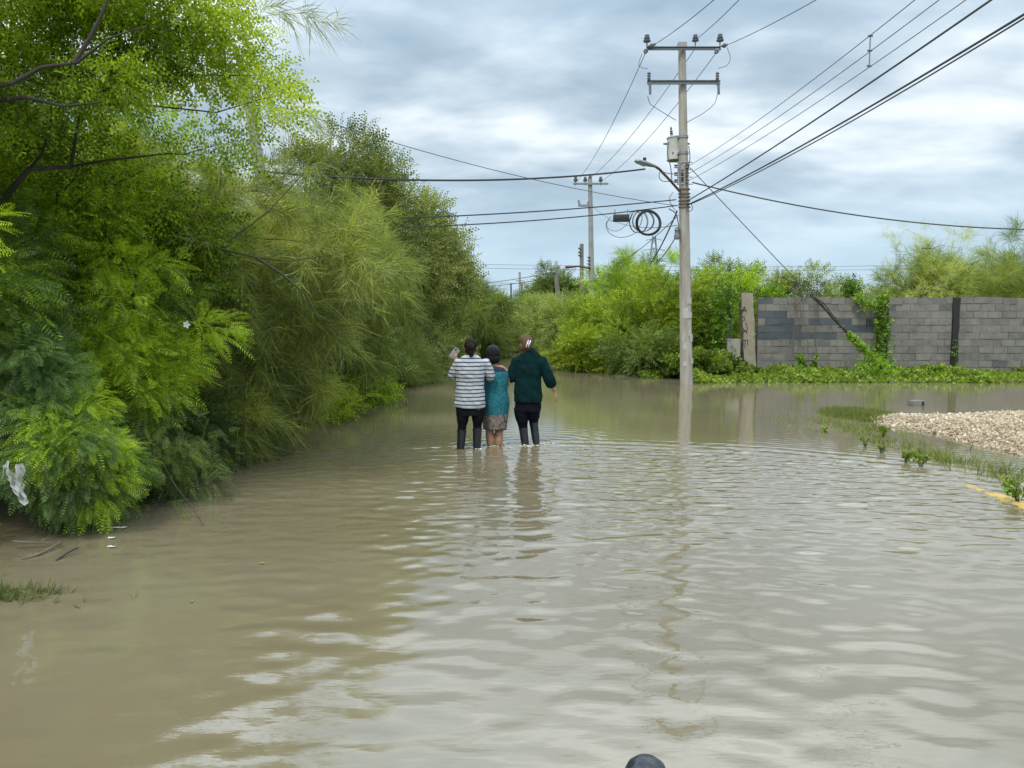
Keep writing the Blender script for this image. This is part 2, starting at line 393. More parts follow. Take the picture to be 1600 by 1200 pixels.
def crown_parts(C, n, per, kind, size, clump, rg, droop=0, out=.7, up=.25, branchlen=0.0, vbase=.45, shell=.55, vjit=.16):
    """C = list of ellipsoids (x,y,z,rx,ry,rz). returns clump centres and leaf arrays"""
    vol = np.array([c[3]*c[4]*c[5] for c in C])**.8; ch = rg.choice(len(C), n, p=vol/vol.sum()); C = np.array(C)[ch]
    d = rg.normal(size=(n, 3)); d /= np.linalg.norm(d, axis=1, keepdims=True)
    rad = shell+(1-shell)*rg.random(n); rad = np.where(rg.random(n) < .25, rg.random(n), rad)
    rad = np.where(rg.random(n) < .16, rg.uniform(1.05, 1.32, n), rad)
    cen = C[:, :3]+d*rad[:, None]*C[:, 3:]
    cen += rg.normal(0, .06, (n, 3))*C[:, 3:]
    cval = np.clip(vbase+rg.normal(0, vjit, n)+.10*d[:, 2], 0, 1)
    m_ = n*per; idx = np.repeat(np.arange(n), per)
    outd = d[idx]*np.array([1, 1, .8])
    bd = outd*out+rg.normal(0, .35, (m_, 3))*1+np.array([0, 0, up])
    if branchlen > 0:      # sprays strung along short shoots that leave the clump centre
        nb = 5; sh = rg.normal(0, .55, (n, nb, 3))+(d*out)[:, None, :]+np.array([0, 0, up]); sh /= np.linalg.norm(sh, axis=2, keepdims=True)
        k = rg.integers(0, nb, m_); sdir = sh[idx, k]; s = rg.random(m_)**.8*branchlen*rg.uniform(.6, 1.2, m_)
        P = cen[idx]+sdir*s[:, None]; P[:, 2] -= droop*.5*s**2
        D = sdir+rg.normal(0, .62, (m_, 3)); D[:, 2] -= droop*s*.5
    else:
        g = rg.normal(size=(m_, 3)); g /= np.linalg.norm(g, axis=1, keepdims=True)
        P = cen[idx]+g*(rg.random(m_)**.45)[:, None]*np.array([clump, clump, clump*.62]); D = bd*.6+g*.6
    val = cval[idx]+rg.normal(0, .10, m_)
    sz = size*rg.uniform(.7, 1.25, m_)
    return cen, scatter(kind, P, D, sz, val, droop, rg)
def limbs(mb, base, top, cen, rg, r0, lr=.02, frac=1.0, nmain=5):
    base = Vector(base); top = Vector(top)
    def wob(a, b, n, amp):
        pts = []
        for i in range(n+1):
            s = i/n; p_ = a.lerp(b, s); e = math.sin(s*math.pi)*amp
            pts.append(p_+Vector((rg.normal()*e, rg.normal()*e, rg.normal()*e*.6)))
        return pts
    tr = wob(base, top, 7, .06*(top-base).length/2)
    mb.tube(tr, [r0*(1-.72*i/7)*(1.25 if i == 0 else 1) for i in range(8)], 8)
    mains = []
    cc = [Vector(c) for c in cen]
    if not cc: return
    for q in range(min(nmain, len(cc))):
        tgt = cc[int(rg.integers(len(cc)))]; s = tr[int(rg.integers(2, 7))]
        pts = wob(s, tgt, 6, .07*(tgt-s).length); mains.append(pts)
        mb.tube(pts, [r0*.5*(1-.8*i/6) for i in range(7)], 6)
    allp = [q for pth in mains for q in pth]+tr[3:]
    for c in cc:
        if rg.random() > frac: continue
        s = min(allp, key=lambda q: (q-c).length+.4*max(0, q.z-c.z))
        pts = wob(s, c, 4, .06*(c-s).length)
        mb.tube(pts, [lr*(1-.75*i/4) for i in range(5)], 5, cap=False)
def tree(name, label, cat, base, C, n, per, kind, size, clump, m_, seed, droop=0, out=.7, up=.25, bl=0.0, vb=.45, r0=.09, lr=.014, bark=None, top=None, frac=.8, extra=None, group=None, shell=.55, hang=None, vjit=.16, nmain=5, boughs=()):
    rg = np.random.default_rng(seed); b = Vector(base)
    T = thing(name, label, cat, b, 0, group)
    cen, arr = crown_parts(C, n, per, kind, size, clump, rg, droop, out, up, bl, vb, shell, vjit)
    parts = [arr]
    if extra: parts += [f(rg) for f in extra]
    V, Q, v = merge(parts)
    keep = V[Q].reshape(len(Q), -1, 3)[:, :, 2].min(1) > -.02; Q = Q[keep]; v = v[keep]
    me = fast_mesh('crown', V-np.array(b), Q, v); link('crown', me, m_, T)
    mb = MB()
    if top is None:
        c0 = C[0]; top = (c0[0], c0[1], c0[2]+c0[5]*.3)
    limbs(mb, (0, 0, -.25), Vector(top)-b, [Vector(c)-b for c in cen], rg, r0, lr, frac, nmain)
    for bg_ in boughs: mb.tube([Vector(q)-b for q in bg_], [.019*(1-.75*i/(len(bg_)-1)) for i in range(len(bg_))], 7)
    mb.build('trunk', bark or M_bark, T)
    return T
def bush(label, x, y, rx, ry, h, m_, seed, vb=.45, kind='sprig', size=1.4, n=70, per=60, name='bush', base_z=.05, clump=.32, up=.15, droop=.2, bl=0, r0=.05, cat='bush', group=None, zc=.5):
    return tree(name, label, cat, (x, y, base_z), [(x, y, h*zc, rx, ry, h*.5), (x+rx*.3, y-ry*.2, h*.33, rx*.8, ry*.8, h*.34)], n, per, kind, size, clump, m_, seed, droop=droop, up=up, vb=vb, r0=r0, lr=.010, bl=bl, group=group, top=(x, y, h*.6))
# --- nearest trees on the left bank
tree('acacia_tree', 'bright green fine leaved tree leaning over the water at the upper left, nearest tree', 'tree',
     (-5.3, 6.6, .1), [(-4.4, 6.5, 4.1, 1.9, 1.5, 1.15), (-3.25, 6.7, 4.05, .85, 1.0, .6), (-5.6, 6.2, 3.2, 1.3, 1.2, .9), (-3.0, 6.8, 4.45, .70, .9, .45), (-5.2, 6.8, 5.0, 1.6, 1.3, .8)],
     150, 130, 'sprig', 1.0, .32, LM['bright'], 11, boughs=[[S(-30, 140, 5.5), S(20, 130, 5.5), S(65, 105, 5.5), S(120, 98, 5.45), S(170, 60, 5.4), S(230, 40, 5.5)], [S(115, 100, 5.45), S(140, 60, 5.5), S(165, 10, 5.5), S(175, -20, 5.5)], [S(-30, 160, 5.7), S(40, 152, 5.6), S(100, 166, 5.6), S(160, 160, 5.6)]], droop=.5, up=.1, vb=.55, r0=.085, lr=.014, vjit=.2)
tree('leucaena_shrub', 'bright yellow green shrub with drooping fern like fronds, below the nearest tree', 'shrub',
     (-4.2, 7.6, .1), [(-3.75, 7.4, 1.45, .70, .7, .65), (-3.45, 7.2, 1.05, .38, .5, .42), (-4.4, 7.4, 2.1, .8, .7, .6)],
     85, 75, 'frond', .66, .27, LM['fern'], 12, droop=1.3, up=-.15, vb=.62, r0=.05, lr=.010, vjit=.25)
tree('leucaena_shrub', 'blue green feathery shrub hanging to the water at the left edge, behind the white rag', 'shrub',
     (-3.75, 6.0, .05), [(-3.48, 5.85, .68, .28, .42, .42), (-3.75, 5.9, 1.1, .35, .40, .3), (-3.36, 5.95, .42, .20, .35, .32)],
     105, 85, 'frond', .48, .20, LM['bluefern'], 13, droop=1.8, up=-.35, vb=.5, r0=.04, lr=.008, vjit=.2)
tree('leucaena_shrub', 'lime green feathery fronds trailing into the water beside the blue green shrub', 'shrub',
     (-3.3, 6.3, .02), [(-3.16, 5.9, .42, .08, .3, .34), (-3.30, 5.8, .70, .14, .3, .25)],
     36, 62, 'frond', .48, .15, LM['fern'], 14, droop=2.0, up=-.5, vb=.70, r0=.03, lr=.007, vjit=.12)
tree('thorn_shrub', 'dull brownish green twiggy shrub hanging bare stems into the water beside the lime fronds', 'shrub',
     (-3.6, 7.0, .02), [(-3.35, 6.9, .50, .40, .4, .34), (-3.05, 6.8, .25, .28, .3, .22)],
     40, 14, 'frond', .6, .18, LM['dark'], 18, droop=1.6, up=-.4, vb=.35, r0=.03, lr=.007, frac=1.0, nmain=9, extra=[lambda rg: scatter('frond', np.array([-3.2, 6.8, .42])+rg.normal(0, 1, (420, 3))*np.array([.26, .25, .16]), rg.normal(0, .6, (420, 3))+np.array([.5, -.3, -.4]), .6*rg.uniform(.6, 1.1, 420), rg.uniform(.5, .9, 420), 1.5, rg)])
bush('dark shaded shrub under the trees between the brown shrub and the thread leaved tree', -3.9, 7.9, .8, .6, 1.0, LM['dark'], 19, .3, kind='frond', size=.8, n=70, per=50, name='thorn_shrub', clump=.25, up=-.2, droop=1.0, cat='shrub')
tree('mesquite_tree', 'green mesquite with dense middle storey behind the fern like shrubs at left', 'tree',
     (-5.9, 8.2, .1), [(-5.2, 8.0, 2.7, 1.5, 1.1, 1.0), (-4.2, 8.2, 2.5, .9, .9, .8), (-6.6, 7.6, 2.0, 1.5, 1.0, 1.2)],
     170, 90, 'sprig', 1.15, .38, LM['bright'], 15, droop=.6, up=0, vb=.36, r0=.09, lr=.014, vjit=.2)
tree('mesquite_tree', 'dark green low tree filling the left edge above the white rag', 'tree',
     (-4.9, 6.4, .1), [(-4.6, 6.3, 1.9, .8, .7, .7), (-4.75, 6.2, 1.1, .7, .6, .5)],
     95, 70, 'frond', .8, .3, LM['fern'], 16, droop=1.0, up=-.1, vb=.33, r0=.07, lr=.012)
tree('leucaena_shrub', 'pale yellow frond tipped shrub poking in at the far left edge', 'shrub',
     (-4.1, 5.2, .02), [(-3.95, 5.2, .35, .2, .2, .2), (-3.75, 5.3, 2.15, .18, .3, .25), (-3.9, 5.3, 2.5, .2, .3, .2)],
     13, 22, 'frond', .7, .14, LM['fern'], 17, droop=1.4, up=-.1, vb=.98, r0=.015, lr=.006, vjit=.05, top=(-4.0, 5.3, 2.3))
# --- retama (thread leaved) trees
def far_shoots(pts, lens, seedn, spr=.9, size=1.0, vv=.4):
    def f(rg):
        P = []; D = []
        for (a, b_), n in zip(pts, lens):
            a = Vector(a); b_ = Vector(b_); d = (b_-a)
            for i in range(n):
                s = rg.random(); p_ = a+d*s; p_.z -= .25*s*s*d.length
                P.append(p_+Vector(rg.normal(0, .02, 3))); D.append(d.normalized()*.8+Vector(rg.normal(0, spr*.6, 3))+Vector((0, 0, -.15)))
        return scatter('wisp', np.array(P), np.array(D), size*rg.uniform(.7, 1.2, len(P)), np.full(len(P), vv), .8, rg)
    return f
SH = [(S(360, 120, 9.2), S(500, 145, 9.0)), (S(380, 190, 9.3), S(490, 170, 9.2)), (S(400, 20, 8.6), S(520, 5, 8.6)), (S(400, 30, 8.6), S(440, -20, 8.6)), (S(420, 310, 9.0), S(490, 230, 8.9)), (S(430, 300, 9.0), S(455, 200, 8.9)), (S(470, 330, 9.5), S(560, 300, 9.5))]
tree('retama_tree', 'grey green thread leaved tree whose wispy branches stick out against the sky', 'tree',
     (-4.6, 9.8, .1), [(-3.9, 9.6, 2.25, 1.1, 1.1, .75), (-2.75, 9.8, 2.55, .9, 1.0, .7), (-3.4, 9.4, 1.8, 1.1, .9, .8), (-5.2, 9.6, 2.9, 1.0, 1.0, .8)],
     85, 135, 'wisp', .95, .3, LM['wisp'], 21, vjit=.22, droop=.5, up=.15, bl=.75, vb=.45, r0=.10, lr=.013, bark=M_greenbark,
     extra=[far_shoots(SH, [26, 20, 26, 12, 26, 22, 26], 1)], boughs=[[S(225, 400, 8.6), S(275, 392, 8.3), S(340, 388, 8.2), S(400, 402, 8.1), S(450, 408, 8.1), S(520, 398, 8.3)], [S(400, 402, 8.1), S(440, 428, 8.0), S(478, 460, 8.0), S(500, 500, 8.1)], [S(340, 395, 8.3), S(380, 360, 8.4), S(420, 330, 8.7), S(475, 270, 8.9)]])
tree('retama_tree', 'thread leaved tree dipping its lowest sprays onto the water left of the women', 'tree',
     (-4.2, 8.9, .1), [(-3.4, 9.0, .95, .8, .7, .55), (-3.6, 8.6, .55, .65, .5, .35), (-3.15, 9.6, 1.2, .55, .7, .55)],
     62, 115, 'wisp', .8, .25, LM['wisp'], 22, vjit=.2, droop=.8, up=-.1, bl=.5, vb=.36, r0=.06, lr=.010, bark=M_greenbark)
tree('retama_tree', 'yellowish thread leaved tree beyond the grey green one, over the lane edge', 'tree',
     (-3.9, 13.4, .1), [(-3.1, 13.2, 2.5, .95, 1.2, .9), (-3.8, 13.6, 2.0, 1.2, 1.2, 1.1), (-2.8, 13.6, 1.8, .7, .9, .6)],
     90, 120, 'wisp', 1.1, .3, LM['olive'], 23, vjit=.2, droop=.5, up=.1, bl=.75, vb=.5, r0=.09, lr=.013, bark=M_greenbark)
# --- leafy trees and bushes down the left side
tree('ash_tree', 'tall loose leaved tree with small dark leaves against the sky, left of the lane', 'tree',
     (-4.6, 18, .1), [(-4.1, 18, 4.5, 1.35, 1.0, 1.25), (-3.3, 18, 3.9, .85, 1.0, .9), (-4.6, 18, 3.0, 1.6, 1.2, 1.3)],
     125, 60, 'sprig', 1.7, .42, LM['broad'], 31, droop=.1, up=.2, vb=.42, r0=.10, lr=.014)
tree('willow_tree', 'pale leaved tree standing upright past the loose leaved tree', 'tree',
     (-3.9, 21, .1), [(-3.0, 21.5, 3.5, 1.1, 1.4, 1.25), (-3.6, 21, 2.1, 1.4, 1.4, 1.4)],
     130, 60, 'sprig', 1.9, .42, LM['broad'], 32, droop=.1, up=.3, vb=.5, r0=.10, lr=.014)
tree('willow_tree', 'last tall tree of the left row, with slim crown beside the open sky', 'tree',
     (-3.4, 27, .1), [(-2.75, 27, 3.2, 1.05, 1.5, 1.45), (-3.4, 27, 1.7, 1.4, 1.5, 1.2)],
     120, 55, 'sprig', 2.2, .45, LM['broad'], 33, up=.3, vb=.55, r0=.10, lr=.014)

bush('lime green low bush at the waterline below the yellowish thread leaved tree', -3.45, 12.4, .65, .7, .75, LM['lime'], 41, .5, size=1.1, n=60)
bush('small leafy bush with bright tips at the left waterline', -3.6, 14.9, .8, .9, 1.1, LM['fern'], 42, .65, size=1.4, n=60)
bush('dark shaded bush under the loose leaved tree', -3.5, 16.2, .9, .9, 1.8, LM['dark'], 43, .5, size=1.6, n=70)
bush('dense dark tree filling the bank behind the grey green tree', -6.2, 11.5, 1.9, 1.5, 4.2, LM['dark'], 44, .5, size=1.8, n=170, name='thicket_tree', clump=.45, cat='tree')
bush('mid green tree in the second row above the loose leaved tree', -7.8, 15.5, 1.8, 1.8, 5.2, LM['fern'], 45, .4, size=2.0, n=170, name='thicket_tree', clump=.5, cat='tree')
bush('dark tree behind the bright nearest tree at the frame edge', -8.4, 9.5, 1.6, 1.4, 4.0, LM['dark'], 46, .6, size=1.8, n=160, name='thicket_tree', clump=.5, cat='tree')
bush('pale reedy bush leaning over the water beyond the lime bush', -3.1, 19.5, .8, 1.2, 1.15, LM['far'], 47, .6, kind='wisp', size=1.3, n=60, per=60, bl=.5)
bush('green bush at the left water edge behind the striped woman', -3.2, 22.5, .9, 1.3, 1.7, LM['far'], 48, .5, size=1.9, n=70)
bush('rounded green bush further along the left edge', -2.7, 27, .9, 1.6, 1.6, LM['far'], 49, .65, size=2.2, n=70)
bush('broad olive bush where the left row ends', -2.4, 33, 1.9, 2.2, 2.9, LM['olive'], 50, .35, kind='wisp', size=2.2, n=110, per=55, bl=.6)
bush('tall thicket tree behind the end of the left row', -4.6, 36, 2.6, 2.2, 4.6, LM['far'], 51, .5, size=2.8, n=130, name='thicket_tree', clump=.5, cat='tree')
bush('yellowish tree in the middle of the left row', -4.2, 24, 1.8, 1.6, 4.0, LM['olive'], 52, .35, size=2.2, n=130, name='thicket_tree', clump=.45, cat='tree')
bush('dull green round bush where the lane bends out of sight', -.4, 47, 2.2, 1.6, 2.5, LM['olive'], 53, .25, size=3.0, n=110, clump=.45)
bush('dark bush blocking the end of the flooded lane', 2.0, 46, 1.7, 1.6, 2.7, LM['far'], 54, .75, size=3.0, n=110, clump=.45)
bush('dark tree crown over the lane end, left of the timber pole', 3.2, 52, 2.3, 2.0, 4.5, LM['dark'], 55, .7, size=3.2, n=140, name='thicket_tree', clump=.6, cat='tree')
bush('low dark bush at the lane end between the two bigger ones', 1.0, 41, 1.5, 1.2, 1.7, LM['far'], 57, .5, size=2.6, n=90, clump=.4)
bush('pale weedy bush at the water where the lane ends', -.9, 38.5, 1.2, 1.0, .9, LM['far'], 58, .7, size=2.2, n=60, clump=.35)
bush('dark bush tucked behind the low yellow green bush on the right', 2.6, 33, 1.5, 1.5, 2.2, LM['far'], 59, .8, size=2.2, n=90, clump=.4)
# --- right side bushes
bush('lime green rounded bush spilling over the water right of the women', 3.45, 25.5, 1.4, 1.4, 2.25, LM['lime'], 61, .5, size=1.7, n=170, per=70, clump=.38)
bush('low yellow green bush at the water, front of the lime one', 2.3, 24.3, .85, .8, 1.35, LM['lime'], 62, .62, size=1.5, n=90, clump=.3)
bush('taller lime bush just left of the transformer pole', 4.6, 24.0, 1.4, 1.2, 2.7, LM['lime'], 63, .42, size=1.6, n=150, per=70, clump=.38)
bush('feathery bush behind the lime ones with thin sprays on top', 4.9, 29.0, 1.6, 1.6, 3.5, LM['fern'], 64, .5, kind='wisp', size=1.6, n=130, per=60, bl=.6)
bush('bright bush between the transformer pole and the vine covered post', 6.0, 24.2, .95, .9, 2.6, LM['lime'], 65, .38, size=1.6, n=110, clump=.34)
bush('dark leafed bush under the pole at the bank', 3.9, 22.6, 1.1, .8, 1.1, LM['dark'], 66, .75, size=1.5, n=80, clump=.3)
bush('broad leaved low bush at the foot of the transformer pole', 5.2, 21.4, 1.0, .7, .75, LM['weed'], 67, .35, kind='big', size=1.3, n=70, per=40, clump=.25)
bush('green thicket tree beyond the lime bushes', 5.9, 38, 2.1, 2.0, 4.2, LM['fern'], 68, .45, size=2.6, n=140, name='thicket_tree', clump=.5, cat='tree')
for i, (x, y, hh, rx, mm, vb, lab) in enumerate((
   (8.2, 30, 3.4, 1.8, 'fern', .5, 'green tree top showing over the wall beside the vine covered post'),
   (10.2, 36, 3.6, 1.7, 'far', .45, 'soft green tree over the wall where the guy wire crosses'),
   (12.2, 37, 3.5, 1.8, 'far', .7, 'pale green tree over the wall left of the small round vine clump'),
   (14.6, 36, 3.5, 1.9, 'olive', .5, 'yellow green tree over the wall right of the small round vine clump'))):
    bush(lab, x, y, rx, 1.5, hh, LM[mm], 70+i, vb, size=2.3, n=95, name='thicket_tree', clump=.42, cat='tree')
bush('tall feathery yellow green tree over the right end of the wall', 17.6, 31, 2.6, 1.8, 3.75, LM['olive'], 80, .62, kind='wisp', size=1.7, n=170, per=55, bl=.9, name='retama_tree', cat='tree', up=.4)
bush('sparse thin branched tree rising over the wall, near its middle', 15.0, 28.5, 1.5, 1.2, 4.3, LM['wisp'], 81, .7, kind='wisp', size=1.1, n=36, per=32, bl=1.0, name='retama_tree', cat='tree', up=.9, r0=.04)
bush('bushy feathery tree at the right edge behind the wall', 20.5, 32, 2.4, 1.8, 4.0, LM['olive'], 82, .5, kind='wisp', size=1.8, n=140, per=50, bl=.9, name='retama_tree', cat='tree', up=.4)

# far wood beyond everything: reads as one mass
def far_wood():
    rg = np.random.default_rng(99); parts = []
    n = 900
    x = rg.uniform(-170, 190, n); y = 66+rg.random(n)*50+np.abs(x)*.08
    hgt = 2.6+.9*np.sin(x*.21)+.7*np.sin(x*.53+1)+rg.normal(0, .4, n)
    C = np.stack([x, y, hgt*.5, np.full(n, 2.4), np.full(n, 2.0), hgt*.55], 1)
    per = 120
    idx = np.repeat(np.arange(n), per); d = rg.normal(size=(n*per, 3)); d /= np.linalg.norm(d, axis=1, keepdims=True)
    P = C[idx, :3]+d*C[idx, 3:]*(.6+.4*rg.random((n*per, 1))); P[:, 2] = np.abs(P[:, 2])
    val = np.repeat(rg.uniform(.2, .8, n), per)
    V, Q, v = scatter('sprig', P, d+rg.normal(0, .5, P.shape), np.full(len(P), 6.5), val, 0, rg)
    o = link('far_wood', fast_mesh('far_wood', V, Q, v), LM['far'])
    tag(o, 'distant scrub wood forming a low green line along the horizon', 'wood', kind='stuff')
far_wood()

# ------------------------------------------------------------------ low plants
def cover(name, label, cat, kindleaf, m_, pts, size, val, up=1.0, seed=5, kind='stuff', spread=.3):
    rg = np.random.default_rng(seed); P = np.array(pts); n = len(P)
    D = rg.normal(0, spread, (n, 3))+np.array([0, 0, up])
    V, Q, v = scatter(kindleaf, P, D, size*rg.uniform(.6, 1.3, n), np.clip(val+rg.normal(0, .15, n), 0, 1), 0, rg)
    o = link(name, fast_mesh(name, V, Q, v), m_); tag(o, label, cat, kind=kind); return o
def tz(x, y): return terrain(np.asarray(x, float), np.asarray(y, float))
rg = np.random.default_rng(21)
n = 15000; x = rg.uniform(3.6, 19, n); y = rg.uniform(19.1, 22.15, n); zt = tz(x, y)
hump = np.clip(.5+.5*np.sin(x*1.7+.6)+.35*np.sin(x*4.3), 0, 1.3); zz_ = zt+rg.random(n)*(.03+.18*hump*np.clip((y-19.1)/1.2, .15, 1))
ok = (zt > -.06); pts = np.stack([x, y, np.maximum(zz_, .015)], 1)[ok & (rg.random(n) < .35+.65*hump)]
cover('ground_cover', 'bright green low creeping plants on the bank along the foot of the block wall', 'ground cover', 'big', LM['weed'], pts, 1.25, .5, up=.5)
n = 2700; x = rg.uniform(4.75, 6.1, n); y = rg.uniform(5.6, 12.5, n); 
den = np.exp(-((x-(4.95+.45*sst(9, 6, y)))/.42)**2)*(.25+.75*(np.sin(y*2.1+x*3)*.5+.5))*(1-.55*sst(9.5, 12.5, y)); ok = rg.random(n) < den
pts = np.stack([x, y, np.full(n, -.02)], 1)[ok]
cover('grass', 'thin wet grass growing through shallow water behind the yellow kerb', 'grass', 'blades', LM['grass'], pts, .62, .45, seed=6, spread=.55)
n = 2600; a = rg.uniform(0, 6.28, n); rr = np.sqrt(rg.random(n)); x = 5.65+.62*rr*np.cos(a)+.25; y = 12.9+.95*rr*np.sin(a)
cover('grass', 'mown looking patch of short green grass at the tip of the gravel heap', 'grass', 'blades', LM['grass'], np.stack([x, y, np.full(n, -.03)+.05*(1-rr)], 1), .5, .42, seed=8, spread=.5)
n = 700; x = 4.0+rg.random(n)*2.2; y = 10.6+rg.random(n)*2.6; ok = rg.random(n) < .45
cover('grass', 'scattered grass tips breaking the water surface between the kerb and the grass patch', 'grass', 'blades', LM['grass'], np.stack([x, y, np.full(n, -.05)], 1)[ok], .5, .6, seed=9)
# broad leaf weeds standing in the shallows beside the kerb
def weed(label, p, h, seed, nn=26, sz=1.0, m_=None, name='weed_plant', cat='weed', group=None):
    rg = np.random.default_rng(seed); T = thing(name, label, cat, p, 0, group)
    st = MB(); P = []
    for i in range(7):
        a = rg.uniform(0, 6.28); rr_ = h*rg.uniform(.2, .6); e = Vector((math.cos(a)*rr_, math.sin(a)*rr_, h*rg.uniform(.5, 1)))
        st.tube([(0, 0, -.05), e*.5+Vector((0, 0, h*.15)), e], [.005, .004, .002], 4)
        for k in range(max(1, nn//7)): s = rg.uniform(.35, 1.05); P.append(list(e*s+Vector((0, 0, h*.15*math.sin(min(s, 1)*3.14)))))
    P = np.array(P); V, Q, v = scatter('big', P, rg.normal(0, .4, P.shape)+np.array([0, 0, .8]), sz*rg.uniform(.6, 1.1, len(P)), rg.uniform(.1, .6, len(P)), 0, rg)
    link('leaves', fast_mesh('leaves', V, Q, v), m_ or LM['vine'], T); st.build('stem', M_greenbark, T)
for i, (px, py, h, lab) in enumerate((
  (1592, 786, .20, 'broad leaved weed at the right frame edge behind the yellow kerb'),
  (1575, 772, .15, 'small weed just left of the one at the right frame edge'),
  (1438, 728, .16, 'dark green weed in shallow water near the middle of the grass strip'),
  (1415, 722, .13, 'leafy weed left of the dark green one in the grass strip'),
  (1378, 708, .12, 'small floating weed clump past the end of the visible kerb'),
  (1352, 698, .11, 'farthest little weed clump in the line leading to the gravel'),
  (1288, 676, .08, 'tiny weed standing alone in open water before the grass patch'),
  (1380, 682, .13, 'weed rooted at the near tip of the gravel heap'))):
    weed(lab, G(px, py), h, 200+i, 22 if h > .12 else 12, .6, LM['weed'])

# ------------------------------------------------------------------ kerb and gravel
m, t, p = mat('kerb_yellow'); p.inputs['Roughness'].default_value = .7
tcn = N(t, 'ShaderNodeTexCoord'); no = N(t, 'ShaderNodeTexNoise', inp={'Scale': 7.0, 'Detail': 8.0, 'Roughness': .7}); t.links.new(tcn.outputs['Object'], no.inputs['Vector'])
r_ = ramp(t, [(.45, (.22, .18, .12)), (.5, (.50, .32, .07)), (.7, (.58, .40, .12))], no.outputs[0]); t.links.new(r_.outputs[0], p.inputs['Base Color'])
M_kerb = m
kb = MB(); ky = np.linspace(1.0, 12.0, 34); ring = [(-.075, -.25), (-.075, -.03), (-.045, 0), (.05, 0), (.075, -.025), (.075, -.25)]
vs = []; 
for i, yv in enumerate(ky):
    top = .004+.055*max(0, min(1, (7.4-yv)/2.4))-.030*max(0, min(1, (yv-7.2)/1.2)); xx = 4.46+.02*math.sin(yv*.9)
    for a, b_ in ring: vs.append((xx+a, yv, b_+top))
fs = [(i*6+j, i*6+j+1, (i+1)*6+j+1, (i+1)*6+j) for i in range(33) for j in range(5)]
kb.add(vs, [f[::-1] for f in fs])
tag(kb.build('kerb', M_kerb), kind='structure')
m, t, p = mat('gravel_stones'); p.inputs['Roughness'].default_value = .9
a_ = N(t, 'ShaderNodeAttribute', attribute_name='v'); r_ = ramp(t, [(0, (.15, .10, .06)), (.3, (.31, .23, .14)), (.75, (.52, .42, .29)), (1, (.66, .58, .45))], a_.outputs['Fac']); t.links.new(r_.outputs[0], p.inputs['Base Color'])
M_gravel = m
def gravel():
    rg = np.random.default_rng(33); n = 90000; x = 5.2+rg.random(n)*8.5; y = 7.8+rg.random(n)*6.7; zt = tz(x, y)
    ok = (zt > .008-.03*rg.random(n)) & (x < 13.5); x, y, zt = x[ok], y[ok], zt[ok]; n = len(x)
    # lay only in front part thickly
    s = .0095*(1+2.2*rg.random(n)**5)*(1+.05*(y-8)); P = np.stack([x, y, zt+s*.35+rg.random(n)*.012], 1)
    t8 = np.array([[1, 0, 0], [0, 1, 0], [-1, 0, 0], [0, -1, 0], [0, 0, 1], [0, 0, -1]], float)
    A = rg.normal(size=(n, 3, 3)); A, _ = np.linalg.qr(A); sc3 = rg.uniform(.6, 1.3, (n, 3))
    W = np.einsum('nij,kj->nki', A*sc3[:, None, :], t8)*s[:, None, None]*(1+.25*rg.normal(size=(n, 6, 1)))+P[:, None]
    tf = np.array([(0, 1, 4), (1, 2, 4), (2, 3, 4), (3, 0, 4), (1, 0, 5), (2, 1, 5), (3, 2, 5), (0, 3, 5)])
    Q = (tf[None]+(np.arange(n)*6)[:, None, None]).reshape(-1, 3)
    vv = np.clip(.55+.25*rg.normal(size=n)+.18*lowf(x*2, y*2), 0, 1)
    o = link('gravel', fast_mesh('gravel', W.reshape(-1, 3), Q, np.repeat(vv, 8)), M_gravel)
    tag(o, 'heap of pale beige crushed stone at the right, rising just out of the flood', 'gravel', kind='stuff')
gravel()
M_gravbase = simple('gravel_base', (.40, .32, .23), (.30, .23, .16), .95, 30)
xs2 = np.arange(5.3, 13.6, .06); ys2 = np.arange(7.9, 14.5, .06)
def gb(x, y): zt = terrain(x, y); return np.where((zt > -.01) & (x > 5.4), zt+.004, zt-.06)
sheet('gravel_bed', xs2, ys2, gb, M_gravbase)

# ------------------------------------------------------------------ block wall
m, t, p = mat('concrete_blocks'); p.inputs['Roughness'].default_value = .92
a_ = N(t, 'ShaderNodeAttribute', attribute_name='v')
r_ = ramp(t, [(0, (.07, .085, .095)), (.2, (.095, .108, .115)), (.3, (.15, .142, .125)), (.6, (.205, .19, .163)), (1, (.27, .25, .215))], a_.outputs['Fac'])
tcn = N(t, 'ShaderNodeTexCoord'); no = N(t, 'ShaderNodeTexNoise', inp={'Scale': 3.2, 'Detail': 10.0, 'Roughness': .7}); t.links.new(tcn.outputs['Object'], no.inputs['Vector'])
rr2 = ramp(t, [(.28, (.55, .54, .52)), (.5, (.95, .95, .94)), (.72, (1.2, 1.17, 1.12))], no.outputs[0])
t.links.new(mixc(t, 1.0, r_.outputs[0], rr2.outputs[0], 'MULTIPLY'), p.inputs['Base Color'])
nb = N(t, 'ShaderNodeTexNoise', inp={'Scale': 70.0, 'Detail': 4.0}); t.links.new(tcn.outputs['Object'], nb.inputs['Vector'])
b = N(t, 'ShaderNodeBump', inp={'Strength': .6, 'Distance': .006}); t.links.new(nb.outputs[0], b.inputs['Height']); t.links.new(b.outputs[0], p.inputs['Normal'])
M_block = m
M_mortar = simple('mortar', (.17, .16, .138), (.13, .123, .108), .95, 12)
M_stucco = simple('stucco_post', (.36, .30, .22), (.25, .21, .155), .92, 5, bump=.6)
M_darkpost = simple('dark_mouldy_post', (.035, .032, .028), (.018, .018, .016), .95, 8, bump=.6)
M_paint = simple('black_mark_paint', (.02, .02, .018), (.03, .03, .028), .9, 20)
WD = 22.4
wx0 = S(1166, 500, WD).x; wz1 = S(1300, 464, WD).z; wz0 = .03
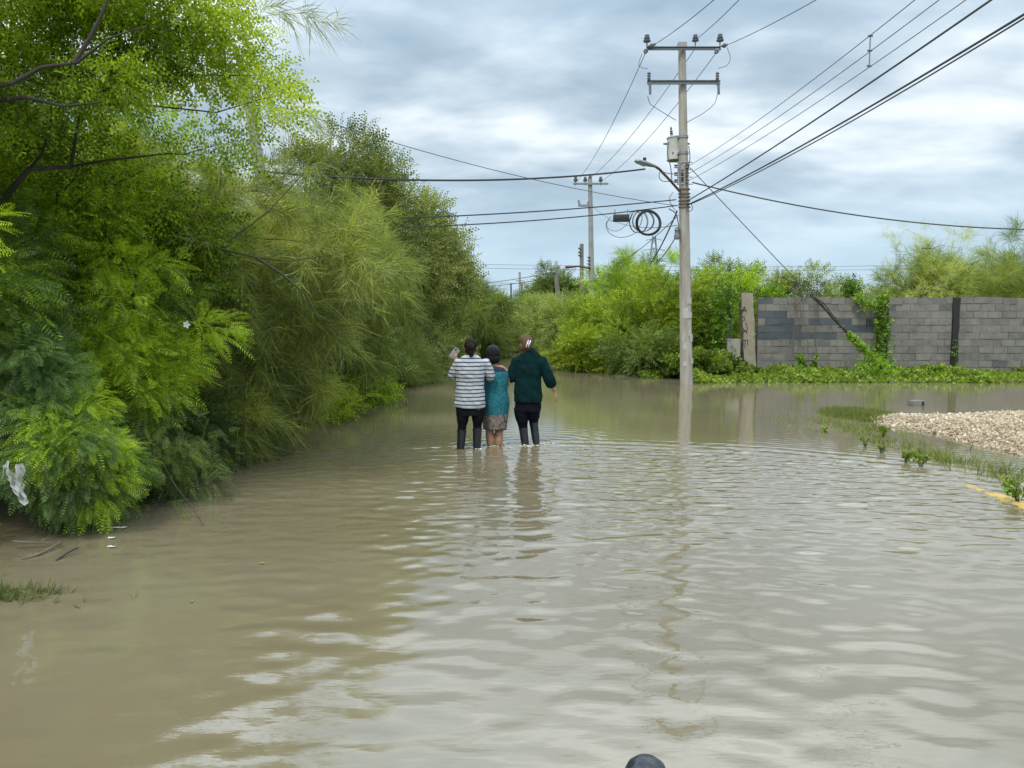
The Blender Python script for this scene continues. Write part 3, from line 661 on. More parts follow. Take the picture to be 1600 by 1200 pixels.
wall = thing('block_wall', 'long grey concrete block wall across the right, top about head height', 'wall', (wx0, WD, 0))
CH = (wz1-wz0)/11.0; BW = .42
def panel(xa, xb, seed, paint=None, topmiss=()):
    rg = random.Random(seed); mb = MB(); mb.box(((xa+xb)/2-wx0, .0505, (wz0+wz1)/2-.012), (xb-xa, .13, wz1-wz0-.03), mi=1)
    for r in range(11):
        x = xa-(BW/2 if r % 2 else 0); zc = wz0+(r+.5)*CH; c = 0
        while x < xb:
            a0, a1 = max(x, xa)+.004, min(x+BW, xb)-.004; c += 1
            if a1-a0 > .05 and not (r == 10 and (c-1) in topmiss):
                v = rg.uniform(.40, .72)
                if paint and paint(r, (a0+a1)/2): v = rg.choice([.02, .06, .12, .16])
                elif rg.random() < .015: v = rg.uniform(.22, .3)
                mb.box(((a0+a1)/2-wx0+rg.uniform(-.005, .005), .02+rg.uniform(-.008, .010), zc+(rg.uniform(-.028, .012) if r == 10 else rg.uniform(-.003, .003))), (a1-a0-.006-rg.random()*.008, .09, CH-.014-rg.random()*.006), v=v, bev=.004 if 0 else 0)
            x += BW
    return mb.build('block_panel', [M_block, M_mortar], wall, smooth=False)
X = lambda px: S(px, 500, WD).x
def pf(r, x):
    f = (x-X(1185))/(X(1370)-X(1185))
    return (r in (5, 6) and (f < .62 or (r == 5 and f < .72)) or r == 7 and (.03 < f < .24 or .45 < f < .8) or r == 8 and f < .25 or r == 10 and f < .1 or r == 6 and .78 < f < .95 or r==4 and f<.03) and not (r == 6 and .38 < f < .55)
panel(X(1184), X(1371), 1, pf)
panel(X(1387), X(1487), 2, None, (3,))
panel(X(1497), X(1780), 3, None, (9, 14))
def post(x, w_, z1, m_, name='post', dy=-.02, seed=1, par=wall, dep=.26):
    rg = random.Random(seed); mb = MB(); pts = []; k = 12
    for i in range(k): pts.append((x-wx0+rg.uniform(-.008, .008), dy+.06, -.15+(z1+.15)*i/(k-1)))
    mb.tube(pts, [(w_/2*math.sqrt(2)*rg.uniform(.95, 1.04), dep/2*math.sqrt(2)) for i in range(k)], 4, side=(1, 1, 0))
    return mb
def sqpost(x, w_, z0, z1, y, m_, name, par, jit=.008, seed=1, dep=.24, org=0.0, lean=0.0):
    rg = random.Random(seed); k = 14; vs = []
    for i in range(k):
        zz1 = z0+(z1-z0)*i/(k-1)
        for sx, sy in ((-1, -1), (1, -1), (1, 1), (-1, 1)):
            vs.append((x-org+sx*w_/2+rg.uniform(-jit, jit)+lean*i/(k-1), y+sy*dep/2, zz1+(rg.uniform(-.02, .02) if i == k-1 else 0)))
    fs = [(i*4+j, i*4+(j+1) % 4, (i+1)*4+(j+1) % 4, (i+1)*4+j) for i in range(k-1) for j in range(4)]+[(k*4-4, k*4-3, k*4-2, k*4-1)]
    return MB().add(vs, fs).build(name, m_, par, smooth=False)
sqpost(X(1379), .27, 0, wz1-.02, .04, M_darkpost, 'column', wall, seed=3, org=wx0)['label'] = 'dark wall column covered with vine'
sqpost(X(1492), .18, 0, wz1-.01, .04, M_darkpost, 'column', wall, .016, seed=4, org=wx0)['label'] = 'blackened narrow wall column'
c0 = sqpost(X(1179)-.15, .33, 0, S(1160, 458, WD).z, -.10, M_stucco, 'column', wall, .01, seed=5, org=wx0, dep=.32, lean=-.16)
c0['label'] = 'tan rendered end column with peeling dark marks'
# peeling marks on the end column, like crude brush strokes
mk = MB(); ex = X(1179)-.15-wx0
def stroke(pts, wd=.022, y=-.268):
    for a, b_ in zip(pts[:-1], pts[1:]):
        a = Vector((a[0], 0, a[1])); b_ = Vector((b_[0], 0, b_[1])); d = (b_-a); n_ = Vector((-d.z, 0, d.x)).normalized()*wd/2
        q = [a-n_, b_-n_*.7, b_+n_*.7, a+n_]
        vs = [Vector((k.x, y, k.z)) for k in q]+[Vector((k.x, y+.006, k.z)) for k in q]
        mk.add(vs, [(0, 1, 2, 3), (7, 6, 5, 4), (0, 4, 5, 1), (1, 5, 6, 2), (2, 6, 7, 3), (3, 7, 4, 0)])
def cp(px, py): p_ = S(px, py, WD-.26); return (p_.x-wx0, p_.z)
for st in ([(1160, 488), (1163, 479), (1166, 488)], [(1160, 485), (1166, 485)],
           [(1158, 498), (1162, 494), (1164, 499), (1160, 502)], [(1157, 506), (1160, 512), (1163, 516), (1158, 520)],
           [(1165, 504), (1168, 512), (1166, 520)], [(1156, 521), (1159, 526), (1164, 516), (1168, 521)],
           [(1160, 534), (1158, 545), (1161, 549)], [(1162, 532), (1168, 531), (1168, 540)], [(1164, 532), (1164, 545)], [(1159, 548), (1161, 552)], [(1164, 563), (1164, 567)]):
    stroke([cp(*q) for q in st])
stroke([cp(1174, 499), cp(1174, 507)], .04, -.035)
for q in ([(1360, 510), (1360, 500), (1365, 500), (1365, 510)],): stroke([cp(*k) for k in q], .022, -.035)
mk.build('mark', M_paint, wall, smooth=False)
# low pale stub and separate thin post left of the wall
tag(sqpost(S(1150, 500, 22.0).x, .38, 0, S(1148, 530, 22.0).z, 22.25, simple('pale_stub', (.36, .33, .27), (.26, .24, .2), .9, 8), 'low_pillar', None, .008, 7, .2), 'low pale concrete stub standing against the tan end column of the wall', 'pillar')
pp = S(1137, 500, 22.8)
pc = thing('concrete_post', 'thin grey reinforced concrete post with dark marks, under the vine left of the wall', 'post', (pp.x, 22.8, 0))
sqpost(0, .20, 0, S(1137, 474, 22.8).z, 0, M_conc2, 'shaft', pc, .004, 8, .18, lean=.05)
for i, zz1 in enumerate((1.95, 1.72, 1.55, 1.36, 1.18)):
    mk = MB(); mk.box((.045, -.095, zz1), (.05, .006, .10 if i % 2 else .05)); mk.box((.025, -.096, zz1+.02), (.015, .006, .12)); mk.build('mark', M_paint, pc, smooth=False)
# guy-wire vines, vines on posts
def vine(label, pathpts, r, n, seed, val=.5, m_=None, size=1.0, cat='vine', name='vine', stemr=.012):
    rg = np.random.default_rng(seed); pts = [Vector(q) for q in pathpts]; T = thing(name, label, cat, pts[0])
    seg = rg.integers(0, len(pts)-1, n); s = rg.random(n)
    rad = r if callable(r) else (lambda f: r)
    P = []; 
    for i in range(n):
        f = (seg[i]+s[i])/(len(pts)-1); q = pts[seg[i]].lerp(pts[seg[i]+1], float(s[i])); rr_ = rad(f)
        P.append(q-pts[0]+Vector(rg.normal(0, .5, 3))*rr_)
    P = np.array(P); V, Q, v = scatter('big', P, rg.normal(0, 1, P.shape)+np.array([0, -.4, .3]), size*rg.uniform(.6, 1.1, n), val+rg.normal(0, .2, n), 0, rg)
    link('leaves', fast_mesh('leaves', V, Q, v), m_ or LM['vine'], T)
    mb = MB(); mb.tube([q-pts[0]+Vector(rg.normal(0, .01, 3)) for q in pts], stemr, 5)
    a = [q-pts[0]+Vector(rg.normal(0, .04, 3)) for q in pts]; mb.tube(a, stemr*.6, 5)
    mb.build('stem', M_bark, T)
vine('green vine climbing the dark column near the middle of the block wall', [S(1380, 588, 22.1), S(1377, 550, 22.1), S(1379, 510, 22.1), S(1378, 466, 22.1)], lambda f: .34-.18*f, 620, 301, .35, size=.8)
vine('swag of vine draped over the wall top beside the dark column', [S(1340, 463, 22.2), S(1348, 474, 22.1), S(1358, 478, 22.1), S(1370, 470, 22.1), S(1384, 462, 22.2)], .16, 330, 302, .55, size=.7)
vine('small round vine clump standing above the wall top', [S(1329, 463, 22.7), S(1330, 452, 22.7), S(1328, 444, 22.7)], .30, 420, 303, .18, size=.8)
vine('thin leaves creeping on the narrow blackened wall column', [S(1492, 583, 22.2), S(1493, 560, 22.2), S(1492, 530, 22.2)], .10, 50, 304, .45, size=.6)
vine('dark green vine heaped over the thin grey post left of the wall', [S(1124, 585, 22.4), S(1126, 540, 22.4), S(1126, 490, 22.4), S(1132, 462, 22.4), S(1146, 458, 22.4)], .38, 1300, 305, .32, size=.85)
vine('sprawling vine mound at the foot of the guy wire', [S(1335, 590, 21.2), S(1360, 582, 21.3), S(1385, 592, 21.2), S(1400, 596, 21.2)], .42, 900, 306, .55, size=.85)
for i, (px, sc3, lab) in enumerate(((1262, .62, 'tall leggy weed with yellowing leaves growing in front of the wall'), (1180, .3, 'low weed at the foot of the tan end column'), (1465, .32, 'low weed hump at the foot of the wall, left of the blackened column'))):
    weed(lab, (S(px, 590, 20.8).x, 20.8, .03), sc3, 230+i, 160, 1.0, LM['vine'] if i else LM['vine'])
def drystems():
    rg = random.Random(8); T = thing('dry_vine', 'tangle of brown dead stems hanging on the wall below the guy wire', 'vine', S(1240, 500, 22.2)); o = S(1240, 500, 22.2); mb = MB()
    for i in range(34):
        px = rg.uniform(1232, 1278); y0 = rg.uniform(430, 475) if rg.random() < .5 else rg.uniform(470, 520); ln = rg.uniform(25, 75)
        a = S(px, y0, 22.25)-o; b_ = S(px+rg.uniform(-9, 9), y0+ln, 22.25)-o; m1 = a.lerp(b_, .5)+Vector((rg.uniform(-.12, .12), -.03, 0)); mb.tube([a, m1, b_], .0042, 4)
    mb.build('stem', simple('dead_stem', (.16, .12, .09), (.09, .07, .05), .9, 20), T)
drystems()
# block lying in the water before the gravel
cb = thing('concrete_block', 'single hollow concrete block lying in the side street water behind the gravel', 'block', (*G(1431, 634)[:2], -.02), R(12))
mb = MB(); mb.box((0, 0, .06), (.25, .16, .13), bev=.012); mb.build('shell', M_block, cb)
mb = MB(); mb.box((.085, -.083, .07), (.05, .01, .07)); mb.box((.128, 0, .065), (.006, .09, .07)); mb.build('hollow', M_darkpost, cb)

# ------------------------------------------------------------------ poles
PD = 19.3
PB = G(1074, 602); PB = Vector((S(1073.5, 600, PD).x, PD, 0)); PT = S(1065.5, 68, PD)
pole = thing('transformer_pole', 'tall pale concrete utility pole with transformer and two crossarms at the bank', 'utility pole', PB)
def poleshaft(o, top, r0, r1, m_, n=8, name='shaft', dents=False):
    k = 10; mb = MB(); top = Vector(top)
    pts = [Vector((0, 0, -.4)).lerp(top, i/(k-1)) for i in range(k)]
    mb.tube(pts, [r0+(r1-r0)*i/(k-1) for i in range(k)], n); return mb.build(name, m_, o)
top = PT-PB
poleshaft(pole, top, .165, .09, M_pole, 8)
rgp = random.Random(6)
for i in range(15):     # torn bills and old limewash on the lower shaft
    z0 = rgp.uniform(.35, 2.1); a = rgp.uniform(-2.5, -.6); rr_ = .1665-.0087*z0; w2, h2 = rgp.uniform(.05, .16)/rr_/2, rgp.uniform(.04, .14)
    c = shaft_c = top*(z0/top.z); vs = []; m_ = 5
    for j in range(2):
        for k in range(m_):
            aa = a+(k/(m_-1)-.5)*2*w2; zz4 = (j-.5)*2*h2*(.6+.4*rgp.random()); vs.append((c.x+math.cos(aa)*rr_, math.sin(aa)*rr_, z0+zz4))
    MB().add(vs, [(k, k+1, m_+k+1, m_+k) for k in range(m_-1)]).build('paper_scrap', simple('old_paper%d' % i, (.46, .45, .41), (.36, .34, .29), .9, 9) if i == 0 else bpy.data.materials['old_paper0'], pole)
def at(px, py, d=PD, o=PB): return S(px, py, d)-o
def shaftx(z_): return top*(z_/top.z)
mb = MB(); mb.box(at(1065.5, 71)+Vector((0, 0, 0)), (.20, .20, .10)); mb.build('cap', M_conc2, pole)
# crossarms (steel channel)
def arm(pxa, pxb, py, dy=-.13, hh=.075, py2=None):
    a, b_ = at(pxa, py, PD+dy), at(pxb, py2 or py, PD+dy); mb = MB(); c = (a+b_)/2; wl = (b_-a).length; ang = math.atan2(b_.z-a.z, b_.x-a.x)
    rt = Matrix.Rotation(-ang, 3, 'Y')
    mb.box(c, (wl, .012, hh), rt); mb.box(c+Vector((0, -.03, hh/2-.006)), (wl, .06, .012), rt); mb.box(c+Vector((0, -.03, -hh/2+.006)), (wl, .06, .012), rt)
    mb.tube([Vector((c.x, .10, c.z)), Vector((c.x, -.16, c.z))], .012, 6)
    return mb.build('crossarm', M_galv, pole, smooth=False)
arm(1011, 1126, 76); arm(1011, 1125, 129, hh=.09)
def insul(p_, ax=(0, 0, 1), s=1.0, par=None, m_=None, nm='insulator'):
    pr = [(.012, -.12), (.012, -.02), (.035, -.01), (.065, .0), (.07, .02), (.04, .035), (.055, .05), (.058, .065), (.035, .08), (.045, .10), (.04, .12), (.015, .13)]
    return MB().lathe([(a*s, b_*s) for a, b_ in pr], p_, 10, ax).build(nm, m_ or M_porc, par or pole)
insul(at(1010.5, 66, PD-.13)+Vector((0, -.03, 0)), s=1.35); insul(at(1086, 65, PD-.13)+Vector((0, -.03, 0)), s=1.25); insul(at(1124.5, 65, PD-.13)+Vector((0, -.03, 0)), s=1.35)
for a, b_ in (((1013, 73), (1024, 69)), ((1010, 77), (1008, 83)), ((1122, 77), (1118, 83)), ((1128, 72), (1136, 70))):
    p1, p2 = at(*a, PD-.2), at(*b_, PD-.35); MB().tube([p1, p1.lerp(p2, .3), p1.lerp(p2, .35), p1.lerp(p2, .6), p1.lerp(p2, .65), p2], [.03, .03, .055, .055, .03, .03], 8).build('strain_insulator', M_porc, pole)
# cut-outs and arresters on the lower arm
for px in (1014, 1121):
    p1 = at(px, 118, PD-.2); mb = MB(); mb.lathe([(.03, -.1), (.05, -.07), (.03, -.04), (.05, -.01), (.03, .02), (.05, .05), (.03, .08)], p1, 8); mb.build('arrester', M_porc, pole)
    p2 = at(px+1.5, 138, PD-.22); mb = MB(); mb.tube([p2+Vector((0, 0, .14)), p2+Vector((.01, 0, -.14))], .032, 8); mb.box(p2+Vector((0, .04, .1)), (.05, .1, .03)); mb.build('fuse_cutout', M_porc, pole)
# transformer
tcn_ = at(1060, 228, PD+.10)+Vector((0, .22, 0)); tr = MB()
tw = .24
tr.lathe([(.0, -.31), (tw, -.31), (tw, -.29), (tw-.005, -.27), (tw-.005, .22), (tw+.012, .225), (tw+.012, .245), (tw-.02, .27), (.06, .31), (0.001, .31)], tcn_, 24)
tank = tr.build('transformer', M_tank, pole)
mb = MB(); mb.lathe([(.02, 0), (.05, .02), (.025, .045), (.05, .07), (.025, .095), (.045, .12), (.02, .15), (.03, .18), (.008, .24)], tcn_+Vector((-.13, -.02, .28)), 8, (-.1, 0, 1)); mb.build('bushing', M_porc, tank)
mb = MB(); mb.lathe([(.02, 0), (.05, .02), (.025, .045), (.05, .07), (.025, .095), (.045, .12), (.008, .2)], tcn_+Vector((.12, .03, .28)), 8, (.1, 0, 1)); mb.build('bushing', M_porc, tank)
for sx in (-1, 1):
    mb = MB(); mb.tube([tcn_+Vector((sx*tw, 0, .10)), tcn_+Vector((sx*(tw+.09), 0, .10))], [.03, .022], 8); mb.build('terminal', M_porc, tank)
mb = MB(); mb.box(tcn_+Vector((0, 0, -.318)), (.32, .3, .02)); mb.build('base_rim', M_galv, tank)
mb = MB(); mb.box(tcn_+Vector((-.13, -tw*.86, -.16)), (.03, .02, .03)); mb.build('drain_valve', M_rust, tank)
for dz in (.19, -.2):
    mb = MB(); mb.box(tcn_+Vector((.02, -.22, dz)), (.10, .28, .05)); c = shaftx(tcn_.z+dz); mb.tube([c+Vector((0, 0, -.03)), c+Vector((0, 0, .03))], .125, 12)
    mb.build('mounting_bracket', M_galv, pole)
# secondary rack with spools
mb = MB(); rk = []
for sx in (-1, 1):
    a, b_ = at(1065+sx*7.5, 254, PD), at(1066+sx*7.5, 290, PD); mb.box((a+b_)/2+Vector((0, -.11, 0)), (.03, .03, (a-b_).length))
for py in (255, 266, 278, 289):
    c = shaftx(at(1066, py).z); mb.tube([c+Vector((-.18, -.11, 0)), c+Vector((.19, -.11, 0))], .012, 6)
mb.build('rack', M_galv, pole)
for py in (260, 272, 283):
    for px in (1056, 1074):
        c = at(px, py, PD-.12); MB().lathe([(.03, -.04), (.05, -.035), (.028, -.01), (.028, .01), (.05, .035), (.03, .04)], c, 10).build('spool', M_porc, pole)
for py in (272, 280): MB().box(at(1066, py, PD-.115), (.05, .03, .07)).build('bolt_hole', M_black, pole)
mb = MB()
for py in (296, 303, 308, 314, 319, 324):
    c = shaftx(at(1066, py).z); mb.tube([c+Vector((0, 0, -.012)), c+Vector((0, 0, .012))], .150, 14)
mb.build('strap', simple('rusty_band', (.12, .07, .05), (.2, .15, .11), .8, 30), pole)
# street light arm
sl = MB(); sl.tube([at(1063, 300, PD-.15), at(1048, 283, PD-.45), at(1030, 264, PD-.85), at(1022, 259, PD-1.0)], .032, 8); armo = sl.build('light_arm', M_rust, pole)
hd = MB(); a, b_ = at(1024, 260, PD-1.0), at(993, 251, PD-1.4); d = b_-a
hd.tube([a, a+d*.25, a+d*.6, b_-d*.06, b_], [(.03, .03), (.06, .045), (.10, .06), (.08, .04), (.03, .02)], 12, side=(0, 1, 0)); h1 = hd.build('lamp_head', M_galv, armo)
MB().tube([a+d*.55+Vector((0, 0, -.055)), a+d*.9+Vector((0, 0, -.04))], [(.07, .02), (.05, .015)], 10, side=(0, 1, 0)).build('lens', M_glassd, h1)
MB().lathe([(.03, 0), (.04, .01), (.04, .06), (.03, .07)], a+d*.55+Vector((0, 0, .06)), 10).build('photocell', M_black, h1)
# drop box (dark cylinder) below the bands, ground strap up the shaft
mb = MB(); c = at(1058, 364, PD-.05); mb.lathe([(.03, -.16), (.075, -.15), (.08, -.06), (.06, -.03), (.06, .06), (.075, .07), (.05, .13), (.02, .15)], c, 12); mb.box(c+Vector((.06, .03, 0)), (.08, .03, .04)); mb.build('splice_canister', M_porc, pole)
# looping jumper cables
def cable(pts, r=.008, m_=None, par=None, nm='jumper_wire', n=5, k=8):
    """smooth curve through points"""
    P = [Vector(q) for q in pts]; out = []
    E = [P[0]*2-P[1]]+P+[P[-1]*2-P[-2]]
    for i in range(len(P)-1):
        p0, p1, p2, p3 = E[i], E[i+1], E[i+2], E[i+3]
        for j in range(k):
            s = j/k; out.append(.5*((2*p1)+(p2-p0)*s+(2*p0-5*p1+4*p2-p3)*s*s+(3*p1-p0-3*p2+p3)*s**3))
    out.append(P[-1]); return MB().tube(out, r, n).build(nm, m_ or M_black, par)
J = lambda L_, r=.007, d=PD-.15: cable([at(x_, y_, d) for x_, y_ in L_], r, M_wire, pole)
J([(1003, 84), (998, 100), (1004, 106), (1012, 107)]); J([(1136, 74), (1141, 90), (1136, 102), (1122, 107)])
J([(1012, 150), (1016, 162), (1030, 172), (1056, 188)], .008); J([(1121, 148), (1116, 162), (1100, 176), (1072, 192)], .008)
J([(1045, 222), (1043, 240), (1048, 262), (1050, 285)], .012); J([(1076, 228), (1078, 245), (1076, 262), (1074, 272)], .012)
J([(1054, 272), (1040, 270), (1032, 268), (1030, 276), (1036, 283), (1056, 283)], .010); J([(1052, 300), (1046, 310), (1050, 322), (1057, 330)], .008)
J([(1080, 318), (1082, 326), (1078, 330), (1072, 329)], .010)
J([(1045, 326), (1056, 334), (1060, 350), (1060, 358)], .013)
# second pole down the lane
D2 = 38.0; B2 = Vector((S(926, 560, D2).x, D2, 0)); p2 = thing('utility_pole', 'concrete utility pole with one crossarm, second along the lane', 'utility pole', B2)
T2 = S(922, 279, D2)-B2; poleshaft(p2, T2, .17, .10, M_conc2)
a2 = lambda x_, y_, d=D2: S(x_, y_, d)-B2
mb = MB(); c1, c2 = a2(895, 289), a2(950, 287); mb.box((c1+c2)/2+Vector((0, -.14, 0)), ((c2-c1).length, .06, .09)); mb.build('crossarm', M_galv, p2, smooth=False)
for x_ in (899, 914, 938): insul(a2(x_, 284)+Vector((0, -.14, 0)), s=1.7, par=p2)
insul(T2, s=1.5, par=p2)
mb = MB(); c1, c2 = a2(903, 323), a2(920, 321); mb.box((c1+c2)/2+Vector((0, -.14, 0)), ((c2-c1).length, .08, .10)); mb.tube([a2(906, 322), a2(904, 313)], .05, 6); mb.tube([a2(918, 322), a2(919, 315)], .04, 6); mb.build('cutout_bracket', M_galv, p2, smooth=False)
for y_ in (402, 407, 412, 417): MB().lathe([(.05, -.05), (.08, 0), (.05, .05)], a2(920, y_, D2-.1), 8).build('spool', M_porc, p2)
mb = MB(); mb.tube([a2(924, 420), a2(905, 416, D2-.8), a2(885, 417.5, D2-1.6)], [.045, .045, .08], 6); mb.build('light_arm', M_rust, p2)
# third, shorter pole
D3 = 44.0; B3 = Vector((S(909.5, 540, D3).x, D3, 0)); p3 = thing('utility_pole', 'thin pole with a stack of spools near its top, third along the lane', 'utility pole', B3)
T3 = S(908.8, 381, D3)-B3; poleshaft(p3, T3, .13, .11, M_woodpole)
for y_ in (388, 394, 399): MB().lathe([(.05, -.06), (.09, 0), (.05, .06)], S(905.5, y_, D3-.1)-B3, 8).build('spool', M_porc, p3)
# leaning timber pole with stay
D4 = 41.0; B4 = Vector((S(880, 540, D4).x, D4, 0)); p4 = thing('utility_pole', 'weathered grey timber pole leaning left, nearest the lane end', 'utility pole', B4)
T4 = S(868, 417, D4)-B4; poleshaft(p4, T4, .15, .11, M_woodpole)
mb = MB(); mb.tube([S(873, 457, D4)-B4, S(884, 477, D4+.2)-B4], [.06, .05], 6); mb.tube([S(873, 452, D4)-B4, S(882, 470, D4)-B4, S(903, 492, D4)-B4], .02, 5); mb.build('brace', M_woodpole, p4)
mb = MB(); mb.lathe([(.05, -.08), (.1, 0), (.05, .08)], T4+Vector((-.1, -.1, -.3)), 8); mb.build('insulator', M_porc, p4)
# left leaning pole among the trees
D5 = 15.5; B5 = Vector((S(466, 628, D5).x, D5, 0)); p5 = thing('utility_pole', 'grey pole leaning left among the trees of the left bank', 'utility pole', B5)
T5 = S(379, 95, D5)-B5; poleshaft(p5, T5, .15, .10, M_conc2)
MB().tube([T5*.985+Vector((-.3, -.1, 0)), T5*.985+Vector((.3, -.1, 0))], .04, 6).build('bracket', M_galv, p5)
# distant posts and lattice tower
for i, (px, py, lab, r) in enumerate(((812, 425, 'far pale pole with small crossarm between two dark posts', .10), (798.5, 445, 'left one of two thin dark distant posts', .07), (815.5, 446, 'right one of two thin dark distant posts', .07))):
    d = 74; b0 = Vector((S(px, 500, d).x, d, 0)); o = thing('distant_pole', lab, 'pole', b0); tp = S(px, py, d)-b0
    poleshaft(o, tp, r*1.2, r, M_conc2 if i == 0 else M_darkpost)
    if i == 0: MB().tube([tp+Vector((-.35, 0, -.8)), tp+Vector((.35, 0, -.8))], .06, 6).build('crossarm', M_galv, o)
    else: MB().tube([tp+Vector((0, 0, 0)), tp+Vector((0, 0, .15))], .1, 6).build('cap', M_galv, o)
d = 150; b0 = Vector((S(1020, 500, d).x, d, 0)); tw_ = thing('lattice_tower', 'faint distant steel lattice pylon behind the bushes', 'pylon', b0); tp = S(1020, 368, d).z
mb = MB()
for k in range(9):
    z0, z1 = tp*k/9, tp*(k+1)/9; w0, w1 = 1.6*(1-k/9)+.25, 1.6*(1-(k+1)/9)+.25
    for sx, sy in ((1, 1), (1, -1), (-1, 1), (-1, -1)):
        mb.tube([(sx*w0, sy*w0, z0), (sx*w1, sy*w1, z1)], .07, 4); mb.tube([(sx*w0, sy*w0, z0), (-sx*w1, sy*w1, z1)], .04, 4); mb.tube([(sx*w0, sy*w0, z0), (sx*w1, -sy*w1, z1)], .04, 4)
mb.build('mast', M_galv, tw_)
mb = MB()
for f, wl in ((.72, 2.6), (.84, 2.2), (.95, 1.6)): mb.tube([(-wl, 0, tp*f), (0, 0, tp*f+.35), (wl, 0, tp*f)], .07, 4)
mb.build('crossarm', M_galv, tw_)

# ------------------------------------------------------------------ overhead wires
def span(a, b_, sag, r, m_, label, cat='overhead wire', name='overhead_wire', n=20, group=None):
    a, b_ = Vector(a), Vector(b_); pts = []
    for i in range(n+1):
        s = i/n; q = a.lerp(b_, s); q.z -= sag*4*s*(1-s); pts.append(q-a)
    o = MB().tube(pts, r, 5).build(name, m_); o.location = a; return tag(o, label, cat, group)
SP = lambda x_, y_, d=PD: S(x_, y_, d)
def toward(p_, px, py, dn): return S(px, py, dn)
for (ax, ay, bx, by, dn, lab) in ((1022, 70, 1150, -30, 12, 'thin wire from the left end of the top crossarm up out of the picture'),
    (1087, 62, 1190, -38, 12, 'thin wire from the middle top insulator up out of the picture'),
    (1137, 70, 1340, -38, 12, 'thin wire from the right end of the top crossarm up to the right')):
    span(SP(ax, ay), S(bx, by, dn), .05, .008, M_wire, lab)
for (ax, ay, bx, by, lab) in ((1008, 84, 900, 284, 'thin wire from the left top insulator down to the second pole'),
    (1086, 76, 914, 284, 'thin wire from the middle top insulator down to the second pole'),
    (1118, 84, 938, 284, 'thin wire from the right top insulator down to the second pole')):
    span(SP(ax, ay), S(bx, by, D2-.14), .35, .009, M_wire, lab)
for i, (ay, bx, by, lab) in enumerate(((260, 1448, -15, 'highest of three thin parallel wires rising right from the spool rack'),
    (272, 1487, -15, 'middle of three thin parallel wires rising right from the spool rack'),
    (283, 1530, -15, 'lowest of three thin parallel wires rising right from the spool rack'))):
    span(SP(1075, ay, PD-.12), S(bx, by, 8.5), .10, .0055, M_wire, lab)
# the spreader clipped on them
q = S(1360, 56, 10.5); sp = thing('wire_spreader', 'short vertical spreader stick hanging on the thin parallel wires', 'spreader', q)
MB().tube([(0, 0, 0), (0, 0, S(1360, 104, 10.5).z-q.z)], .010, 6).build('rod', M_galv, sp)
for y_ in (56, 79, 103): MB().tube([Vector((-.03, 0, S(1360, y_, 10.5).z-q.z)), Vector((.03, 0, S(1360, y_, 10.5).z-q.z))], .014, 6).build('clip', M_porc, sp)
span(SP(1074, 314, PD-.15), S(1560, -8, 8.5), .06, .013, M_black, 'black cable rising right to the top edge, upper of the heavy pair')
span(SP(1074, 320, PD-.15), S(1640, -2, 8.0), .10, .014, M_black, 'heavy black cable rising right to the frame edge, twisted with a second one', n=30)
span(SP(1074, 321, PD-.15), S(1640, 4, 8.0), .13, .010, M_black, 'second strand running just under the heavy black cable', n=30)
span(SP(1082, 285, PD-.12), S(1700, 358, 21), .35, .018, M_wire, 'grey twisted cable sagging across to the right above the wall')
# guy wire with vines
ga, gbp = SP(1078, 262, PD), Vector((*S(1392, 590, 20.6)[:2], .05))
gw = span(ga, gbp, 0.02, .011, M_wire, 'stay wire slanting from the pole down to the bank, vine on its lower half', 'stay wire', 'guy_wire')
gl = lambda s: ga.lerp(gbp, s)
vine('dead brown vine wound round the upper stay wire', [gl(.58), gl(.64), gl(.70), gl(.76), gl(.8)], .05, 60, 307, .3, LM['dry'], .6, stemr=.026)
vine('green vine climbing the lower half of the stay wire', [gl(.995), gl(.93), gl(.88), gl(.82), gl(.77)], lambda f: .30-.24*f, 620, 308, .6, None, .7, stemr=.03)
mb = MB(); o_ = gl(.66)
for a, b_ in (((1222, 432), (1250, 452)), ((1212, 446), (1216, 422)), ((1246, 448), (1249, 424)), ((1232, 440), (1226, 462)), ((1256, 458), (1244, 480))):
    mb.tube([S(*a, 20.2)-o_, S((a[0]+b_[0])/2+2, (a[1]+b_[1])/2, 20.2)-o_, S(*b_, 20.2)-o_], [.012, .01, .006], 5)
tw3 = mb.build('twig', M_bark); tw3.location = o_; tag(tw3, 'bare twigs caught on the stay wire above the wall', 'twig')
# wires to the left
span(S(1008, 264, PD-.1), S(412, 268, D5), .22, .022, M_black, 'thick black twisted cable running left from the street light to the left trees', n=30)
span(SP(1056, 312, PD-.1), S(420, 346, D5), .10, .015, M_black, 'upper of two black cables running left below the twisted one', n=24)
lo = span(SP(1058, 321, PD-.1), S(424, 357, D5), .16, .014, M_black, 'lower of two black cables running left, carrying the splice box', n=24)
span(S(392, 150, D5), SP(1060, 322, PD-.1), .25, .008, M_wire, 'thin wire sloping down across the sky from the left trees to the pole')
for i, (y1, y2, d, lab) in enumerate(((408, 412, 90, 'faint distant wire high over the treeline'), (437, 440, 92, 'faint distant wire low over the treeline'), (414, 418, 91, 'faint distant wire just below the high one'))):
    span(S(560, y1, d), S(1560, y2, d), .5, .02, M_wire, lab)
span(S(700, 441, 70), S(868, 424, D4), .3, .02, M_wire, 'far wire from the timber pole going left over the lane, upper')
span(S(700, 446, 70), S(868, 432, D4), .3, .02, M_wire, 'far wire from the timber pole going left over the lane, lower')
for i, (ax, ay, bx, by, r, lab) in enumerate(((1058, 330, 1016, 412, .020, 'black cable dropping steeply left from the bands of the transformer pole'), (1056, 370, 1022, 412, .014, 'black cable dropping left from the splice canister'), (1060, 336, 965, 412, .010, 'thin cable slanting down left behind the hanging coil'))):
    span(SP(ax, ay, PD-.1), S(bx, by, 27), .1, r, M_black, lab)
